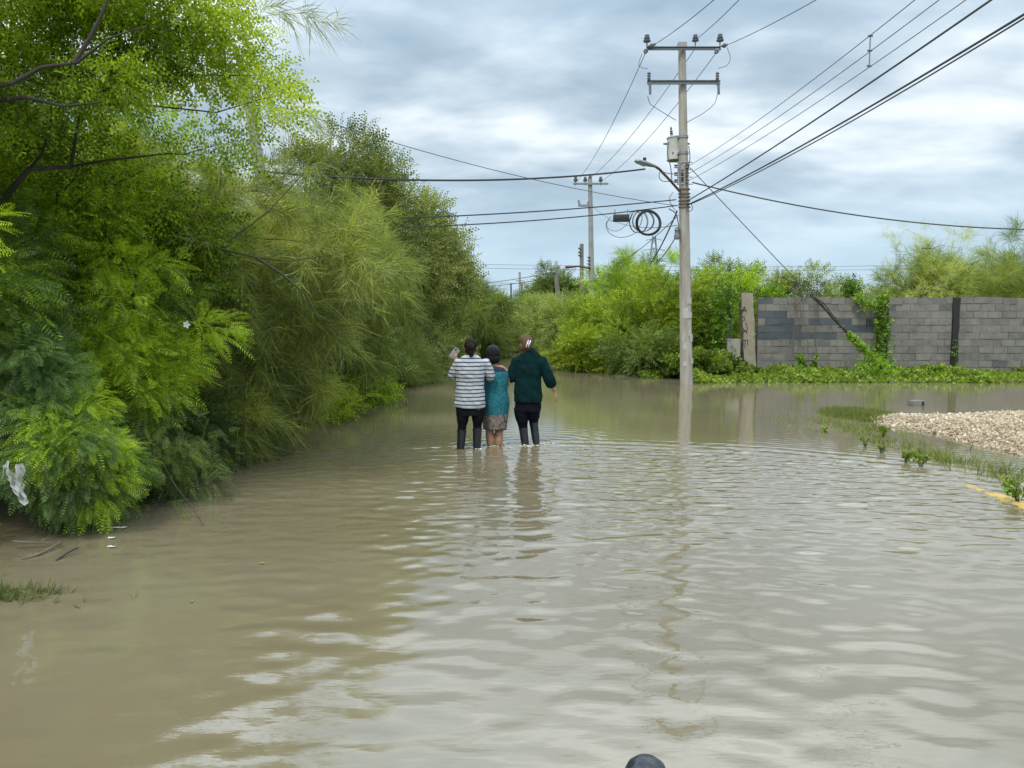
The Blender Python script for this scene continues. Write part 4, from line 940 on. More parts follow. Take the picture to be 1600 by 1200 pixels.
span(S(926, 322, D2), SP(1058, 352, PD), .4, .010, M_wire, 'thin wire from the second pole back to the transformer pole')
# splice box and hanging coil
def onlow(px):
    a, b_ = SP(1058, 321, PD-.1), S(424, 357, D5); best = None
    for i in range(400):
        s = i/400; q = a.lerp(b_, s); q.z -= .16*4*s*(1-s)
        x_ = 800+q.x/q.y*F*1.0  # near enough on this span
        if best is None or abs(x_-px) < best[0]: best = (abs(x_-px), q)
    return best[1]
q1 = onlow(968); sb = thing('splice_box', 'black oblong splice box hung on the lower left cable', 'splice box', q1)
q1s = S(968, 341, q1.y); off = q1s-q1; MB().box(Vector((0, -.02, off.z)), (.38, .13, .17), bev=.02).build('case', M_black, sb)
for sx in (-1, 1): MB().box((sx*.15, -.02, off.z*.5+.05), (.02, .02, abs(off.z)+.04)).build('hanger', M_galv, sb)
q2 = onlow(1005); co = thing('cable_coil', 'coils of spare black cable hanging on the wire beside the splice box', 'cable coil', q2)
def ringc(cx_, cy_, r_, rad, m_=M_black, sq=1.0, dy=0, turns=1, nm='loop'):
    mb = MB()
    for k in range(turns):
        c = S(cx_, cy_, q2.y)-q2+Vector(((k*.017) % .03, dy+k*.012, (k*.011) % .03)); R_ = r_*q2.y/F*(1+.03*k)
        pts = [c+Vector((math.cos(a)*R_*sq, .03*math.sin(a*2), math.sin(a)*R_)) for a in np.linspace(0, 2*math.pi, 33)]; mb.tube(pts, rad, 5, cap=False)
    mb.build(nm, m_, co)
ringc(1013, 348.5, 17, .016, turns=5); ringc(1005, 345, 16, .010, turns=2, dy=.04); ringc(998, 346, 17, .008, turns=2, dy=.06, sq=.8)
cable([S(x_, y_, q2.y)-q2 for x_, y_ in ((955, 338), (947, 350), (952, 364), (968, 371), (985, 368), (998, 360))], .007, M_black, co, 'tail')
cable([S(x_, y_, q2.y)-q2 for x_, y_ in ((962, 347), (950, 345), (949, 356), (960, 361), (972, 357), (984, 345), (990, 332), (1000, 330))], .006, M_black, co, 'tail')
cable([S(x_, y_, q2.y)-q2 for x_, y_ in ((980, 340), (986, 332), (995, 330), (1003, 338), (1001, 350), (995, 360))], .009, M_black, co, 'tail')

exec_people = True
# ------------------------------------------------------------------ people
M_skin = simple('skin', (.42, .24, .155), (.37, .20, .13), .55, 20, spec=.4)
M_skin2 = simple('skin_tan', (.36, .20, .12), (.31, .17, .10), .55, 20, spec=.4)
M_hairblk = simple('hair_black', (.004, .004, .005), (.010, .009, .010), .6, 60, spec=.22, stretch=(6, 6, .6), bump=.8, bscale=90)
M_hairdk = simple('hair_dark_brown', (.008, .004, .0035), (.022, .009, .006), .6, 60, spec=.22, stretch=(6, 6, .6), bump=.8, bscale=90)
M_hairbr = simple('hair_brown', (.20, .12, .055), (.035, .019, .010), .6, 26, spec=.25, stretch=(5, 5, .8), bump=.8, bscale=80)
M_pants = simple('black_leggings', (.005, .005, .008), (.009, .009, .012), .9, 15, spec=.12, bump=.3, bscale=20)
M_boot = simple('rubber_boot', (.013, .014, .017), (.020, .021, .024), .25, 9)
M_green = simple('dark_green_knit', (.0015, .022, .021), (.001, .013, .013), .95, 12, spec=.15, bump=.5, bscale=26)
def stripes():
    m, t, p = mat('striped_cotton'); p.inputs['Roughness'].default_value = .9
    tcn = N(t, 'ShaderNodeTexCoord'); sp_ = N(t, 'ShaderNodeSeparateXYZ'); t.links.new(tcn.outputs['Object'], sp_.inputs[0])
    no = N(t, 'ShaderNodeTexNoise', inp={'Scale': 5.0, 'Detail': 2.0}); t.links.new(tcn.outputs['Object'], no.inputs['Vector'])
    zz3 = math_(t, 'ADD', sp_.outputs[2], math_(t, 'MULTIPLY', no.outputs[0], .02))
    fr = math_(t, 'FRACT', math_(t, 'DIVIDE', zz3, .0478)); s = math_(t, 'LESS_THAN', fr, .32)
    t.links.new(mixc(t, s, (.42, .44, .46), (.035, .042, .062)), p.inputs['Base Color'])
    nb = N(t, 'ShaderNodeTexNoise', inp={'Scale': 16.0, 'Detail': 3.0}); t.links.new(tcn.outputs['Object'], nb.inputs['Vector'])
    b = N(t, 'ShaderNodeBump', inp={'Strength': .35, 'Distance': .02}); t.links.new(nb.outputs[0], b.inputs['Height']); t.links.new(b.outputs[0], p.inputs['Normal'])
    return m
def dressmat():
    m, t, p = mat('teal_lace_dress'); p.inputs['Roughness'].default_value = .85
    tcn = N(t, 'ShaderNodeTexCoord'); sp_ = N(t, 'ShaderNodeSeparateXYZ'); t.links.new(tcn.outputs['Object'], sp_.inputs[0])
    vo = N(t, 'ShaderNodeTexVoronoi', inp={'Scale': 38.0}); t.links.new(tcn.outputs['Object'], vo.inputs['Vector'])
    r1 = ramp(t, [(.25, (.006, .16, .19)), (.55, (.004, .085, .11))], vo.outputs['Distance'])
    no = N(t, 'ShaderNodeTexNoise', inp={'Scale': 15.0, 'Detail': 4.0, 'Distortion': 2.5}); t.links.new(tcn.outputs['Object'], no.inputs['Vector'])
    r2 = ramp(t, [(.34, (.02, .02, .025)), (.44, (.02, .05, .07)), (.5, (.24, .24, .24)), (.56, (.30, .10, .03)), (.62, (.04, .03, .03)), (.68, (.35, .34, .30))], no.outputs[0])
    w_ = math_(t, 'ADD', sp_.outputs[2], math_(t, 'MULTIPLY', no.outputs[0], .10))
    f = math_(t, 'LESS_THAN', w_, .665)
    c = mixc(t, f, r1.outputs[0], r2.outputs[0])
    hem = math_(t, 'LESS_THAN', sp_.outputs[2], .425); c = mixc(t, hem, c, (.012, .012, .014))
    yoke = math_(t, 'GREATER_THAN', sp_.outputs[2], 1.155); c = mixc(t, yoke, c, (.012, .016, .035))
    t.links.new(c, p.inputs['Base Color'])
    return m
M_stripe = stripes(); M_dress = dressmat()
M_white = simple('white_plastic', (.75, .75, .74), (.68, .68, .67), .35, 20)
M_phone = simple('phone_case', (.16, .15, .15), (.22, .21, .21), .35, 20)
M_eye = simple('eye', (.6, .58, .55), (.5, .5, .5), .2, 10)
V3 = Vector
from mathutils import noise as mnoise
FOLD = dict(striped_top=(.011, (9, 9, 13)), sweater=(.013, (9, 9, 8)), dress=(.008, (11, 11, 5)), leggings=(.004, (14, 14, 22)), trousers=(.007, (11, 11, 18)), hair=(.007, (42, 42, 9)))
def remesh(mb, name, m_, parent, vox=.006, smooth=4, fine=False):
    me = bpy.data.meshes.new(name); me.from_pydata(mb.V, [], mb.F); o = bpy.data.objects.new(name, me); COL.objects.link(o)
    r = o.modifiers.new('r', 'REMESH'); r.mode = 'VOXEL'; r.voxel_size = vox; r.use_smooth_shade = True
    s = o.modifiers.new('s', 'SMOOTH'); s.iterations = smooth; s.factor = .5
    dg = bpy.context.evaluated_depsgraph_get(); ev = o.evaluated_get(dg); nm = bpy.data.meshes.new_from_object(ev)
    o.modifiers.clear(); o.data = nm; bpy.data.meshes.remove(me); nm.name = name
    if name in FOLD:
        amp, fr = FOLD[name]; off_ = len(mb.V)*.37
        for v_, n_ in zip(nm.vertices, [tuple(n_.vector) for n_ in nm.vertex_normals]):
            c = v_.co; q = V3((c.x*fr[0]+off_, c.y*fr[1], c.z*fr[2]+c.x*fr[2]*.5))
            k = mnoise.noise(q)+.5*mnoise.noise(q*2.1); v_.co = c+V3(n_)*(amp*(k+.45) if name != 'hair' else amp*k)
    nm.materials.clear(); nm.materials.append(m_); nm.shade_smooth(); o.parent = parent
    return o
def chain(mb, pts, rad, n=12, side=None, sub=4):
    """limb through points with interpolated radii"""
    P = [V3(q) for q in pts]; rd = [(r, r) if isinstance(r, (int, float)) else r for r in rad]; E = [P[0]*2-P[1]]+P+[P[-1]*2-P[-2]]; o = []; rr_ = []
    for i in range(len(P)-1):
        p0, p1, p2, p3 = E[i:i+4]
        for j in range(sub):
            s = j/sub; o.append(.5*((2*p1)+(p2-p0)*s+(2*p0-5*p1+4*p2-p3)*s*s+(3*p1-p0-3*p2+p3)*s**3))
            e = s*s*(3-2*s); rr_.append((rd[i][0]*(1-e)+rd[i+1][0]*e, rd[i][1]*(1-e)+rd[i+1][1]*e))
    o.append(P[-1]); rr_.append(rd[-1])
    # rounded ends
    t0 = (o[1]-o[0]).normalized(); t1 = (o[-1]-o[-2]).normalized()
    o = [o[0]-t0*rr_[0][0]*.5]+o+[o[-1]+t1*rr_[-1][0]*.5]; rr_ = [(rr_[0][0]*.55, rr_[0][1]*.55)]+rr_+[(rr_[-1][0]*.55, rr_[-1][1]*.55)]
    mb.tube(o, rr_, n, side=side)
def sphere(mb, c, r, n=14):
    pr = []
    for i in range(9):
        a = math.pi*i/8; pr.append((max(math.sin(a), .02), -math.cos(a)))
    vs = []; c = V3(c)
    for s, z_ in pr:
        for j in range(n): a = 2*math.pi*j/n; vs.append(c+V3((r[0]*s*math.cos(a), r[1]*s*math.sin(a), r[2]*z_)))
    k = 9; fs = [(i*n+j, i*n+(j+1) % n, (i+1)*n+(j+1) % n, (i+1)*n+j) for i in range(k-1) for j in range(n)]+[tuple(range(n))[::-1], tuple(range((k-1)*n, k*n))]
    mb.add(vs, fs)
def hand(mb, wrist, d, palm_n, thumb_side, curl=.35, s=1.0):
    """wrist point, direction of the fingers, palm normal, direction of the thumb side"""
    w_ = V3(wrist); d = V3(d).normalized(); nn = V3(palm_n); nn = (nn-d*nn.dot(d)).normalized(); sd_ = d.cross(nn)
    if sd_.dot(V3(thumb_side)) < 0: sd_ = -sd_
    chain(mb, [w_, w_+d*.035*s, w_+d*.085*s], [(.024*s, .017*s), (.036*s, .014*s), (.038*s, .012*s)], 12, side=tuple(sd_), sub=3)
    for i, (o_, ln) in enumerate(((.028, .070), (.010, .078), (-.009, .073), (-.027, .058))):
        p0 = w_+d*.082*s+sd_*o_*s; pts = [p0-d*.02*s, p0]; dd = d.copy()+sd_*o_*1.5; ang = curl*(1+.15*i)
        for k in range(3):
            dd = (dd*math.cos(ang)+nn*math.sin(ang)).normalized(); pts.append(pts[-1]+dd*ln*s*(.45, .32, .23)[k])
        chain(mb, pts, [.0085*s, .0088*s, .008*s, .0075*s, .006*s], 8, sub=2)
    p0 = w_+d*.03*s+sd_*.028*s
    chain(mb, [p0, p0+(d*.5+sd_*.8+nn*.3)*.028*s, p0+(d*.9+sd_*.8+nn*.5)*.05*s, p0+(d*1.4+sd_*.7+nn*.7)*.06*s], [.013*s, .011*s, .0095*s, .008*s], 8, sub=2)
def head(mb, c, hw=.075, turn=0.0):
    c = V3(c); q = Matrix.Rotation(turn, 3, 'Z')
    sphere(mb, c+q @ V3((0, -.01, .02)), (hw, .095, .10)); sphere(mb, c+q @ V3((0, .02, -.035)), (hw*.80, .072, .085)); sphere(mb, c+q @ V3((0, .045, -.085)), (hw*.42, .035, .03))
    for sx in (-1, 1): chain(mb, [c+q @ V3((sx*hw*.98, -.005, .012)), c+q @ V3((sx*hw*1.08, -.014, -.012)), c+q @ V3((sx*hw*.96, -.004, -.035))], [(.008, .016), (.009, .018), (.006, .010)], 8, side=(1, 0, 0), sub=2)
    chain(mb, [c+q @ V3((0, .088, .015)), c+q @ V3((0, .105, -.02)), c+q @ V3((0, .095, -.03))], [.009, .013, .012], 8, sub=2)
    chain(mb, [c+q @ V3((-.022, .084, -.055)), c+q @ V3((0, .093, -.055)), c+q @ V3((.022, .084, -.055))], [.005, .008, .005], 8, sub=2)
def face(par, c, hw, turn=0.0):
    q = Matrix.Rotation(turn, 3, 'Z')
    for sx in (-1, 1):
        mb = MB(); sphere(mb, V3(c)+q @ V3((sx*.030, .079, .004)), (.012, .009, .007), 10); mb.build('eye', M_eye, par)
def person(label, loc, group): return thing('person', label, 'person', loc, 0, group)
GW = 'three women wading away along the flooded lane'
def torso(mb, secs, n=24):
    """secs: (x, y, z, half width, half depth)"""
    mb.tube([(a, b, c) for a, b, c, _, _ in secs], [(d, e) for _, _, _, d, e in secs], n, side=(1, 0, 0))
def boot(par, ankle, knee_pt, foot_dir=(0, 1, 0)):
    mb = MB(); a = V3(ankle); k = V3(knee_pt); fd = V3(foot_dir)
    chain(mb, [k, a.lerp(k, .55), a+V3((0, 0, .03)), a], [(.057, .060), (.053, .057), (.043, .047), (.045, .05)], 16, side=(1, 0, 0))
    chain(mb, [a+V3((0, 0, -.03))-fd*.04, a+fd*.06+V3((0, 0, -.04)), a+fd*.15+V3((0, 0, -.055))], [(.045, .035), (.048, .038), (.042, .028)], 12, side=(1, 0, 0))
    b = remesh(mb, 'boot', M_boot, par, .007, 3)
    s = MB(); s.box(a+fd*.055+V3((0, 0, -.088)), (.095, .27, .02), bev=.008); s.build('sole', M_pants, b)
    c_ = MB(); d = (k-a).normalized(); c_.tube([k-d*.01, k+d*.014], [(.060, .063), (.060, .063)], 20, side=(1, 0, 0)); c_.build('cuff', M_boot, b)
# local: x right, y away, z up from road
def woman_left():
    d0 = 9.56; o = S(733, 702, d0); P = person('woman in grey and white striped long sleeved top and black leggings, holding up a phone', (o.x, d0, -.2), GW)
    f = lambda px, py, y=0: V3(((px-733)/125.5, y, (702-py)/125.5+.2))
    hd_ = f(736, 543, .01)
    mb = MB(); head(mb, hd_, .07)
    chain(mb, [hd_+V3((0, -.015, -.07)), f(736, 557)], [.052, .058], 14)
    torso(mb, [(.02, 0, .70, .165, .115), (.02, .0, .82, .175, .12), (.02, 0, .98, .145, .10), (.02, 0, 1.15, .16, .105), (.02, 0, 1.27, .17, .09), (.02, 0, 1.345, .09, .06)])
    # legs
    LG = [((724, 640), (722, 668), (719, 697)), ((748, 640), (746, 665), (745, 692))]
    for i, (h_, k_, a_) in enumerate(LG):
        h3, k3, a3 = f(*h_), f(*k_, .015), f(*a_); a3.z = .10+.0
        chain(mb, [h3, k3, k3.lerp(a3, .4)+V3((0, -.012, 0)), a3], [(.076, .082), (.045, .050), (.038, .042), (.030, .032)], 14, side=(1, 0, 0))
        chain(mb, [a3+V3((0, -.03, -.05)), a3+V3((0, .12, -.07))], [.032, .025], 8)
    # left arm bent up holding the phone
    sh, el, wr = f(717, 566), f(707.5, 588, .05), f(711, 566, .16)
    chain(mb, [sh, el], [.045, .038]); chain(mb, [el, wr], [.037, .024]); 
    hand(mb, wr, (-.15, .1, 1), (.3, 1, 0), (-1, 0, 0), .5, .95)
    sh2, el2, wr2 = f(760, 566), f(766, 590, .04), f(770, 583, .25)
    chain(mb, [sh2, el2], [.045, .038]); chain(mb, [el2, wr2], [.037, .024]); hand(mb, wr2, (.3, 1, .1), (0, 0, -1), (-1, 0, 0), .5, .95)
    body = remesh(mb, 'body', M_skin, P, .005, 3); face(P, hd_, .07)
    mb = MB()   # striped top
    torso(mb, [(.005, 0, .715, .188, .135), (.01, 0, .76, .190, .14), (.015, 0, .90, .178, .13), (.02, 0, 1.0, .168, .122), (.02, 0, 1.14, .176, .125), (.02, .0, 1.24, .188, .115), (.025, 0, 1.30, .178, .10), (.025, 0, 1.345, .12, .085), (.025, 0, 1.372, .07, .07)])
    chain(mb, [sh+V3((.02, 0, .005)), sh.lerp(el, .6)+V3((-.008, 0, 0)), el+V3((-.01, 0, 0))], [.062, .060, .056]); chain(mb, [el, el.lerp(wr, .55)], [.054, .044])
    chain(mb, [sh2+V3((-.02, 0, .005)), sh2.lerp(el2, .6)+V3((.01, 0, 0)), el2+V3((.01, 0, 0))], [.062, .060, .055]); chain(mb, [el2, el2.lerp(wr2, .6)], [.052, .045])
    remesh(mb, 'striped_top', M_stripe, P, .006, 4)
    mb = MB(); 
    torso(mb, [(.02, 0, .62, .15, .115), (.02, 0, .74, .178, .125), (.02, 0, .88, .165, .115), (.02, 0, .96, .14, .10)])
    for h_, k_, a_ in LG:
        h3, k3, a3 = f(*h_), f(*k_, .015), f(*a_); a3.z = .14
        chain(mb, [h3+V3((0, 0, .02)), h3.lerp(k3, .5), k3, k3.lerp(a3, .30)], [(.094, .10), (.076, .084), (.053, .059), (.046, .050)], 14, side=(1, 0, 0))
    remesh(mb, 'leggings', M_pants, P, .006, 3)
    for h_, k_, a_ in LG:
        a3 = f(*a_); a3.z = .10; k3 = f(*k_, .01); boot(P, a3, a3.lerp(k3, .86)+V3((0, -.01, 0)))
    mb = MB(); sphere(mb, hd_+V3((0, -.025, .03)), (.079, .092, .098)); sphere(mb, hd_+V3((0, -.045, -.02)), (.066, .07, .075)); sphere(mb, hd_+V3((.01, -.115, .01)), (.046, .038, .05)); sphere(mb, hd_+V3((.012, -.10, -.06)), (.035, .035, .055))
    remesh(mb, 'hair', M_hairdk, P, .005, 3)
    mb = MB(); mb.tube([hd_+V3((.01, -.085, .012)), hd_+V3((.01, -.10, .011))], [(.04, .042), (.038, .04)], 14); mb.build('hair_tie', M_boot, P)
    ph = thing('mobile_phone', 'grey phone held up in the hand of the woman in stripes', 'phone', V3((o.x, d0, -.2))+f(709, 553, .175)); 
    mb = MB(); mb.box((0, 0, 0), (.078, .012, .15), Matrix.Rotation(R(38), 3, 'Y') @ Matrix.Rotation(R(-20), 3, 'X'), bev=.006); mb.build('case', M_phone, ph)
    mb = MB(); mb.box(Matrix.Rotation(R(38), 3, 'Y') @ Matrix.Rotation(R(-20), 3, 'X') @ V3((-.018, -.008, .05)), (.022, .005, .03), Matrix.Rotation(R(38), 3, 'Y') @ Matrix.Rotation(R(-20), 3, 'X'), bev=.003); mb.build('camera_bump', M_boot, ph)
def woman_mid():
    d0 = 9.78; o = S(774, 698, d0); P = person('shorter woman between the other two, black bobbed hair, teal sleeveless dress with patterned hem', (o.x, d0, -.2), GW)
    f = lambda px, py, y=0: V3(((px-774)/122.7, y, (698-py)/122.7+.2))
    hd_ = f(770, 556, .01)
    mb = MB(); head(mb, hd_, .072); chain(mb, [hd_+V3((0, -.01, -.06)), f(773, 571)], [.052, .06], 14)
    torso(mb, [(.0, 0, .58, .14, .11), (.01, .0, .74, .155, .12), (.01, 0, .90, .13, .10), (.01, 0, 1.05, .145, .105), (.01, 0, 1.16, .15, .09), (.0, 0, 1.225, .09, .06)])
    LG = [((766, 655), (765, 674), (768, 693)), ((782, 655), (780, 674), (778, 690))]
    for h_, k_, a_ in LG:
        h3, k3, a3 = f(*h_), f(*k_, .01), f(*a_); a3.z = .07
        chain(mb, [h3, k3, k3.lerp(a3, .38)+V3((0, -.016, 0)), a3+V3((0, 0, .05)), a3], [(.08, .085), (.054, .058), (.056, .062), (.034, .038), (.034, .04)], 14, side=(1, 0, 0))
        chain(mb, [a3+V3((0, -.03, -.03)), a3+V3((0, .13, -.045))], [.03, .024], 8)
    sh, el, wr = f(761, 577), f(757, 604, .05), f(765, 598, .25); chain(mb, [sh, el], [.046, .036]); chain(mb, [el, wr], [.035, .024]); hand(mb, wr, (.4, 1, .1), (0, 0, -1), (1, 0, 0), .5, .92)
    sh2, el2, wr2 = f(786, 577), f(793.5, 600, .03), f(785, 592, .25); chain(mb, [sh2, sh2.lerp(el2, .5), el2], [.047, .044, .036]); chain(mb, [el2, wr2], [.035, .024]); hand(mb, wr2, (-.4, 1, .1), (0, 0, -1), (-1, 0, 0), .5, .92)
    remesh(mb, 'body', M_skin2, P, .005, 3); face(P, hd_, .072)
    mb = MB()
    torso(mb, [(-.005, 0, .415, .145, .12), (-.002, 0, .50, .152, .128), (.005, 0, .62, .162, .138), (.01, 0, .76, .166, .14), (.01, 0, .90, .147, .12), (.01, 0, 1.04, .158, .122), (.005, 0, 1.13, .160, .112), (.0, 0, 1.19, .125, .092), (0, 0, 1.222, .082, .075)])
    remesh(mb, 'dress', M_dress, P, .006, 4)
    mb = MB(); sphere(mb, hd_+V3((0, -.02, .03)), (.094, .100, .094)); sphere(mb, hd_+V3((.002, -.045, -.035)), (.088, .075, .075)); sphere(mb, hd_+V3((-.045, -.03, -.05)), (.045, .06, .055)); sphere(mb, hd_+V3((.045, -.035, -.055)), (.042, .055, .05))
    remesh(mb, 'hair', M_hairblk, P, .005, 3)
    mb = MB(); pts = [hd_+V3((math.cos(a)*.083, -.015+.02*math.sin(a), .045+math.sin(a)*.083)) for a in np.linspace(.1, 3.04, 14)]; mb.tube(pts, .007, 6); mb.build('hair_band', M_boot, P)
def woman_right():
    d0 = 9.85; o = S(825, 696, d0); P = person('woman with brown hair in a white claw clip, dark green sweater, black trousers, boots', (o.x, d0, -.2), GW)
    f = lambda px, py, y=0: V3(((px-825)/121.8, y, (696-py)/121.8+.2))
    hd_ = f(822, 538, .01)
    mb = MB(); head(mb, hd_, .076, .25); chain(mb, [hd_+V3((0, -.01, -.07)), f(823, 553)], [.056, .064], 14)
    torso(mb, [(-.0, 0, .76, .16, .12), (.0, .0, .88, .17, .125), (.0, 0, 1.02, .15, .11), (.0, 0, 1.18, .165, .115), (.0, 0, 1.30, .18, .095), (-.01, 0, 1.385, .09, .06)])
    LG = [((814, 640), (817, 667, .03), (822, 700, 0)), ((833, 640), (834, 660, .10), (839, 690, .04))]
    for i, (h_, k_, a_) in enumerate(LG):
        h3, k3, a3 = f(*h_), f(*k_), f(*a_); a3.z = .10+.05*i
        chain(mb, [h3, k3, k3.lerp(a3, .4)+V3((0, -.012, 0)), a3], [(.074, .080), (.050, .052), (.040, .042), (.030, .032)], 14, side=(1, 0, 0))
        chain(mb, [a3+V3((0, -.03, -.05)), a3+V3((0, .12, -.07))], [.032, .025], 8)
    sh, el, wr = f(806, 563), f(799, 592, .01), f(790, 580, .17); chain(mb, [sh, el], [.05, .042]); chain(mb, [el, wr], [.04, .026]); hand(mb, wr, (-.5, 1, .1), (-.3, 0, -1), (1, 0, 0.3), .5, .97)
    sh2, el2, wr2 = f(846, 563), f(858, 591, -.02), f(866.5, 611, .04); chain(mb, [sh2, el2], [.05, .042]); chain(mb, [el2, wr2], [.04, .026]); hand(mb, wr2, (.28, .1, -1), (-.8, .5, 0), (.2, 1, 0), .14, 1.0)
    remesh(mb, 'body', M_skin, P, .005, 3); face(P, hd_, .076, .25)
    mb = MB()
    torso(mb, [(-.0, 0, .765, .180, .140), (.0, 0, .83, .178, .142), (.0, 0, .96, .170, .132), (.0, 0, 1.08, .162, .122), (.0, 0, 1.20, .172, .124), (.005, 0, 1.29, .182, .112), (.005, 0, 1.345, .160, .095), (.0, 0, 1.385, .115, .085), (-.01, 0, 1.405, .07, .07)])
    chain(mb, [sh+V3((.02, 0, .005)), sh.lerp(el, .6)+V3((0, 0, 0)), el], [.068, .066, .062]); chain(mb, [el, el.lerp(wr, .6)], [.06, .048])
    chain(mb, [sh2+V3((-.02, 0, .005)), sh2.lerp(el2, .5), el2, el2.lerp(wr2, .50)+V3((0, 0, 0))], [.068, .066, .066, .064])
    remesh(mb, 'sweater', M_green, P, .006, 4)
    mb = MB(); torso(mb, [(.0, 0, .64, .155, .12), (.0, 0, .70, .170, .124), (.0, 0, .80, .160, .116), (.0, 0, .92, .145, .105), (0, 0, 1.0, .14, .1)])
    for i, (h_, k_, a_) in enumerate(LG):
        h3, k3, a3 = f(*h_), f(*k_), f(*a_); a3.z = .16+.05*i
        chain(mb, [h3+V3((0, 0, .02)), h3.lerp(k3, .5), k3, k3.lerp(a3, .26)], [(.096, .103), (.083, .092), (.057, .062), (.047, .052)], 14, side=(1, 0, 0))
    remesh(mb, 'trousers', simple('navy_black_trousers', (.004, .005, .010), (.008, .008, .014), .9, 15, spec=.12, bump=.4, bscale=18), P, .006, 3)
    for i, (h_, k_, a_) in enumerate(LG):
        a3 = f(*a_); a3.z = .10+.05*i; k3 = f(*k_); boot(P, a3, a3.lerp(k3, .90)+V3((0, -.01, 0)))
    mb = MB(); sphere(mb, hd_+V3((0, -.02, .03)), (.087, .098, .100)); sphere(mb, hd_+V3((.0, -.05, -.015)), (.076, .07, .075)); sphere(mb, hd_+V3((.02, -.095, .01)), (.05, .045, .065)); sphere(mb, hd_+V3((-.04, -.02, .055)), (.055, .075, .065)); sphere(mb, hd_+V3((-.05, -.05, -.03)), (.045, .05, .06))
    rgn = random.Random(4)
    for i in range(12): a = rgn.uniform(-1.3, 4.4); chain(mb, [hd_+V3((math.cos(a)*.07, -.03, .02+math.sin(a)*.08)), hd_+V3((math.cos(a)*.092, -.02, .025+math.sin(a)*.10))], [.012, .005], 6, sub=2)
    remesh(mb, 'hair', M_hairbr, P, .005, 3)
    cl_ = MB()
    for sx in (-1, 1):
        c = hd_+V3((.022+sx*.014, -.146, .012)); cl_.tube([c+V3((.018, .02, .045)), c+V3((.008, -.006, .02)), c+V3((0, -.008, 0)), c+V3((-.010, 0, -.03)), c+V3((-.014, .02, -.045))], [(.005, .005), (.008, .006), (.008, .006), (.007, .006), (.004, .004)], 8)
    cl_.tube([hd_+V3((.012, -.15, .012)), hd_+V3((.034, -.15, .012))], .008, 8)
    cl_.build('claw_clip', M_white, P)
woman_left(); woman_mid(); woman_right()
# splashes: little foam beads where the legs push through
mb = MB(); rg_ = random.Random(12); M_foam = simple('foam', (.62, .60, .54), (.5, .48, .42), .25, 20)
for cx_, cy_, n_ in ((.31, 9.87, 26), (.2, 9.72, 14), (-.2, 9.74, 22), (-.42, 9.48, 8), (.42, 9.9, 12)):
    for i in range(n_):
        a = rg_.uniform(0, 6.28); rr_ = abs(rg_.gauss(0, .08)); s = rg_.uniform(.004, .012)
        sphere(mb, (cx_+math.cos(a)*rr_*1.4, cy_+math.sin(a)*rr_, rg_.uniform(0, .012)), (s*1.6, s, s*.8), 6)
tag(mb.build('foam', M_foam), 'flecks of splash foam where the three women kick through the water', 'foam', kind='stuff')

# ------------------------------------------------------------------ small things
# dark rounded post top right under the camera
q = S(1010, 1184, 1.25); bo = thing('bollard', 'dark glossy domed post top peeping in at the bottom edge', 'post', (q.x, q.y, -.22))
zt_ = q.z+.22; MB().tube([(0, 0, 0), (0, 0, zt_-.055)], .034, 20).build('shaft', M_boot, bo)
MB().lathe([(.034, zt_-.06), (.041, zt_-.055), (.042, zt_-.045), (.039, zt_-.03), (.031, zt_-.013), (.018, zt_-.003), (.004, zt_)], (0, 0, 0), 28).build('dome_cap', simple('black_gloss', (.02, .022, .028), (.03, .032, .04), .12, 8), bo)
# white rag in the branches
def rag():
    d = 4.9; o = S(22, 732, d); k_ = .68; T = thing('plastic_bag', 'torn white plastic bag snagged in the branches at the left edge', 'plastic bag', o)
    rg = random.Random(3); nx, ny = 22, 26; vs = []
    def fx(u, v):
        wd = (.17*(1-v)**1.2+.035); cx_ = .06*v*v*1.6-.01
        x_ = cx_+(u-.5)*wd+.012*math.sin(v*17+u*5); z_ = -.22*v+.02*math.sin(u*9)-.015*math.cos(u*14)*(1-v)+(.03*abs(u-.5)*2*(1 if v < .15 else 0))
        return (x_*k_, .7*(.025*math.sin(u*13+v*5)+.012*math.sin(u*31)), z_*1.0)
    for j in range(ny):
        for i in range(nx): vs.append(fx(i/(nx-1), j/(ny-1)))
    fs = [(j*nx+i, j*nx+i+1, (j+1)*nx+i+1, (j+1)*nx+i) for j in range(ny-1) for i in range(nx-1) if not (rg.random() < .03)]
    mm = leafmat('white_film', (.42, .44, .45), (.5, .52, .53), (.6, .6, .6), .35, .35)
    mb = MB(); mb.add(vs, fs); mb.build('bag_body', mm, T)
    for sx, e in ((-1, (-.10, 0, -.06)), (1, (.10, 0, -.02))):
        mb = MB(); mb.tube([(sx*.045, 0, 0), (sx*.06, -.01, .012), (e[0]*.75, 0, e[2])], [(.010, .003), (.009, .003), (.004, .002)], 8); mb.build('handle', mm, T)
rag()
mb = MB(); q = S(292, 507, 6.9)
for i in range(5): a = i*1.257; mb.add([(0, 0, 0), (math.cos(a-.5)*.025, -.008, math.sin(a-.5)*.025), (math.cos(a)*.036, -.004, math.sin(a)*.036), (math.cos(a+.5)*.025, -.008, math.sin(a+.5)*.025)], [(0, 1, 2, 3)])
o = mb.build('flower', M_white, None, False); o.location = q; tag(o, 'single small white flower in the thread leaved foliage', 'flower')
def stick(label, pts, r, m_=M_bark, name='stick'):
    o0 = V3(pts[0]); mb = MB(); pp_ = [V3(q)-o0 for q in pts]; mb.tube(pp_, [r*(1-.6*i/(len(pts)-1)) for i in range(len(pts))], 7)
    s0 = pp_[len(pp_)//2]; mb.tube([s0, s0+V3((.05, .03, .03))], [r*.5, r*.2], 5)
    o = mb.build(name, m_); o.location = o0; tag(o, label, 'stick'); return o
stick('pale stick lying just above the water at the left edge', [G(20, 846, .06), G(60, 848, .04), G(95, 848, .02)], .009, M_barkpale)
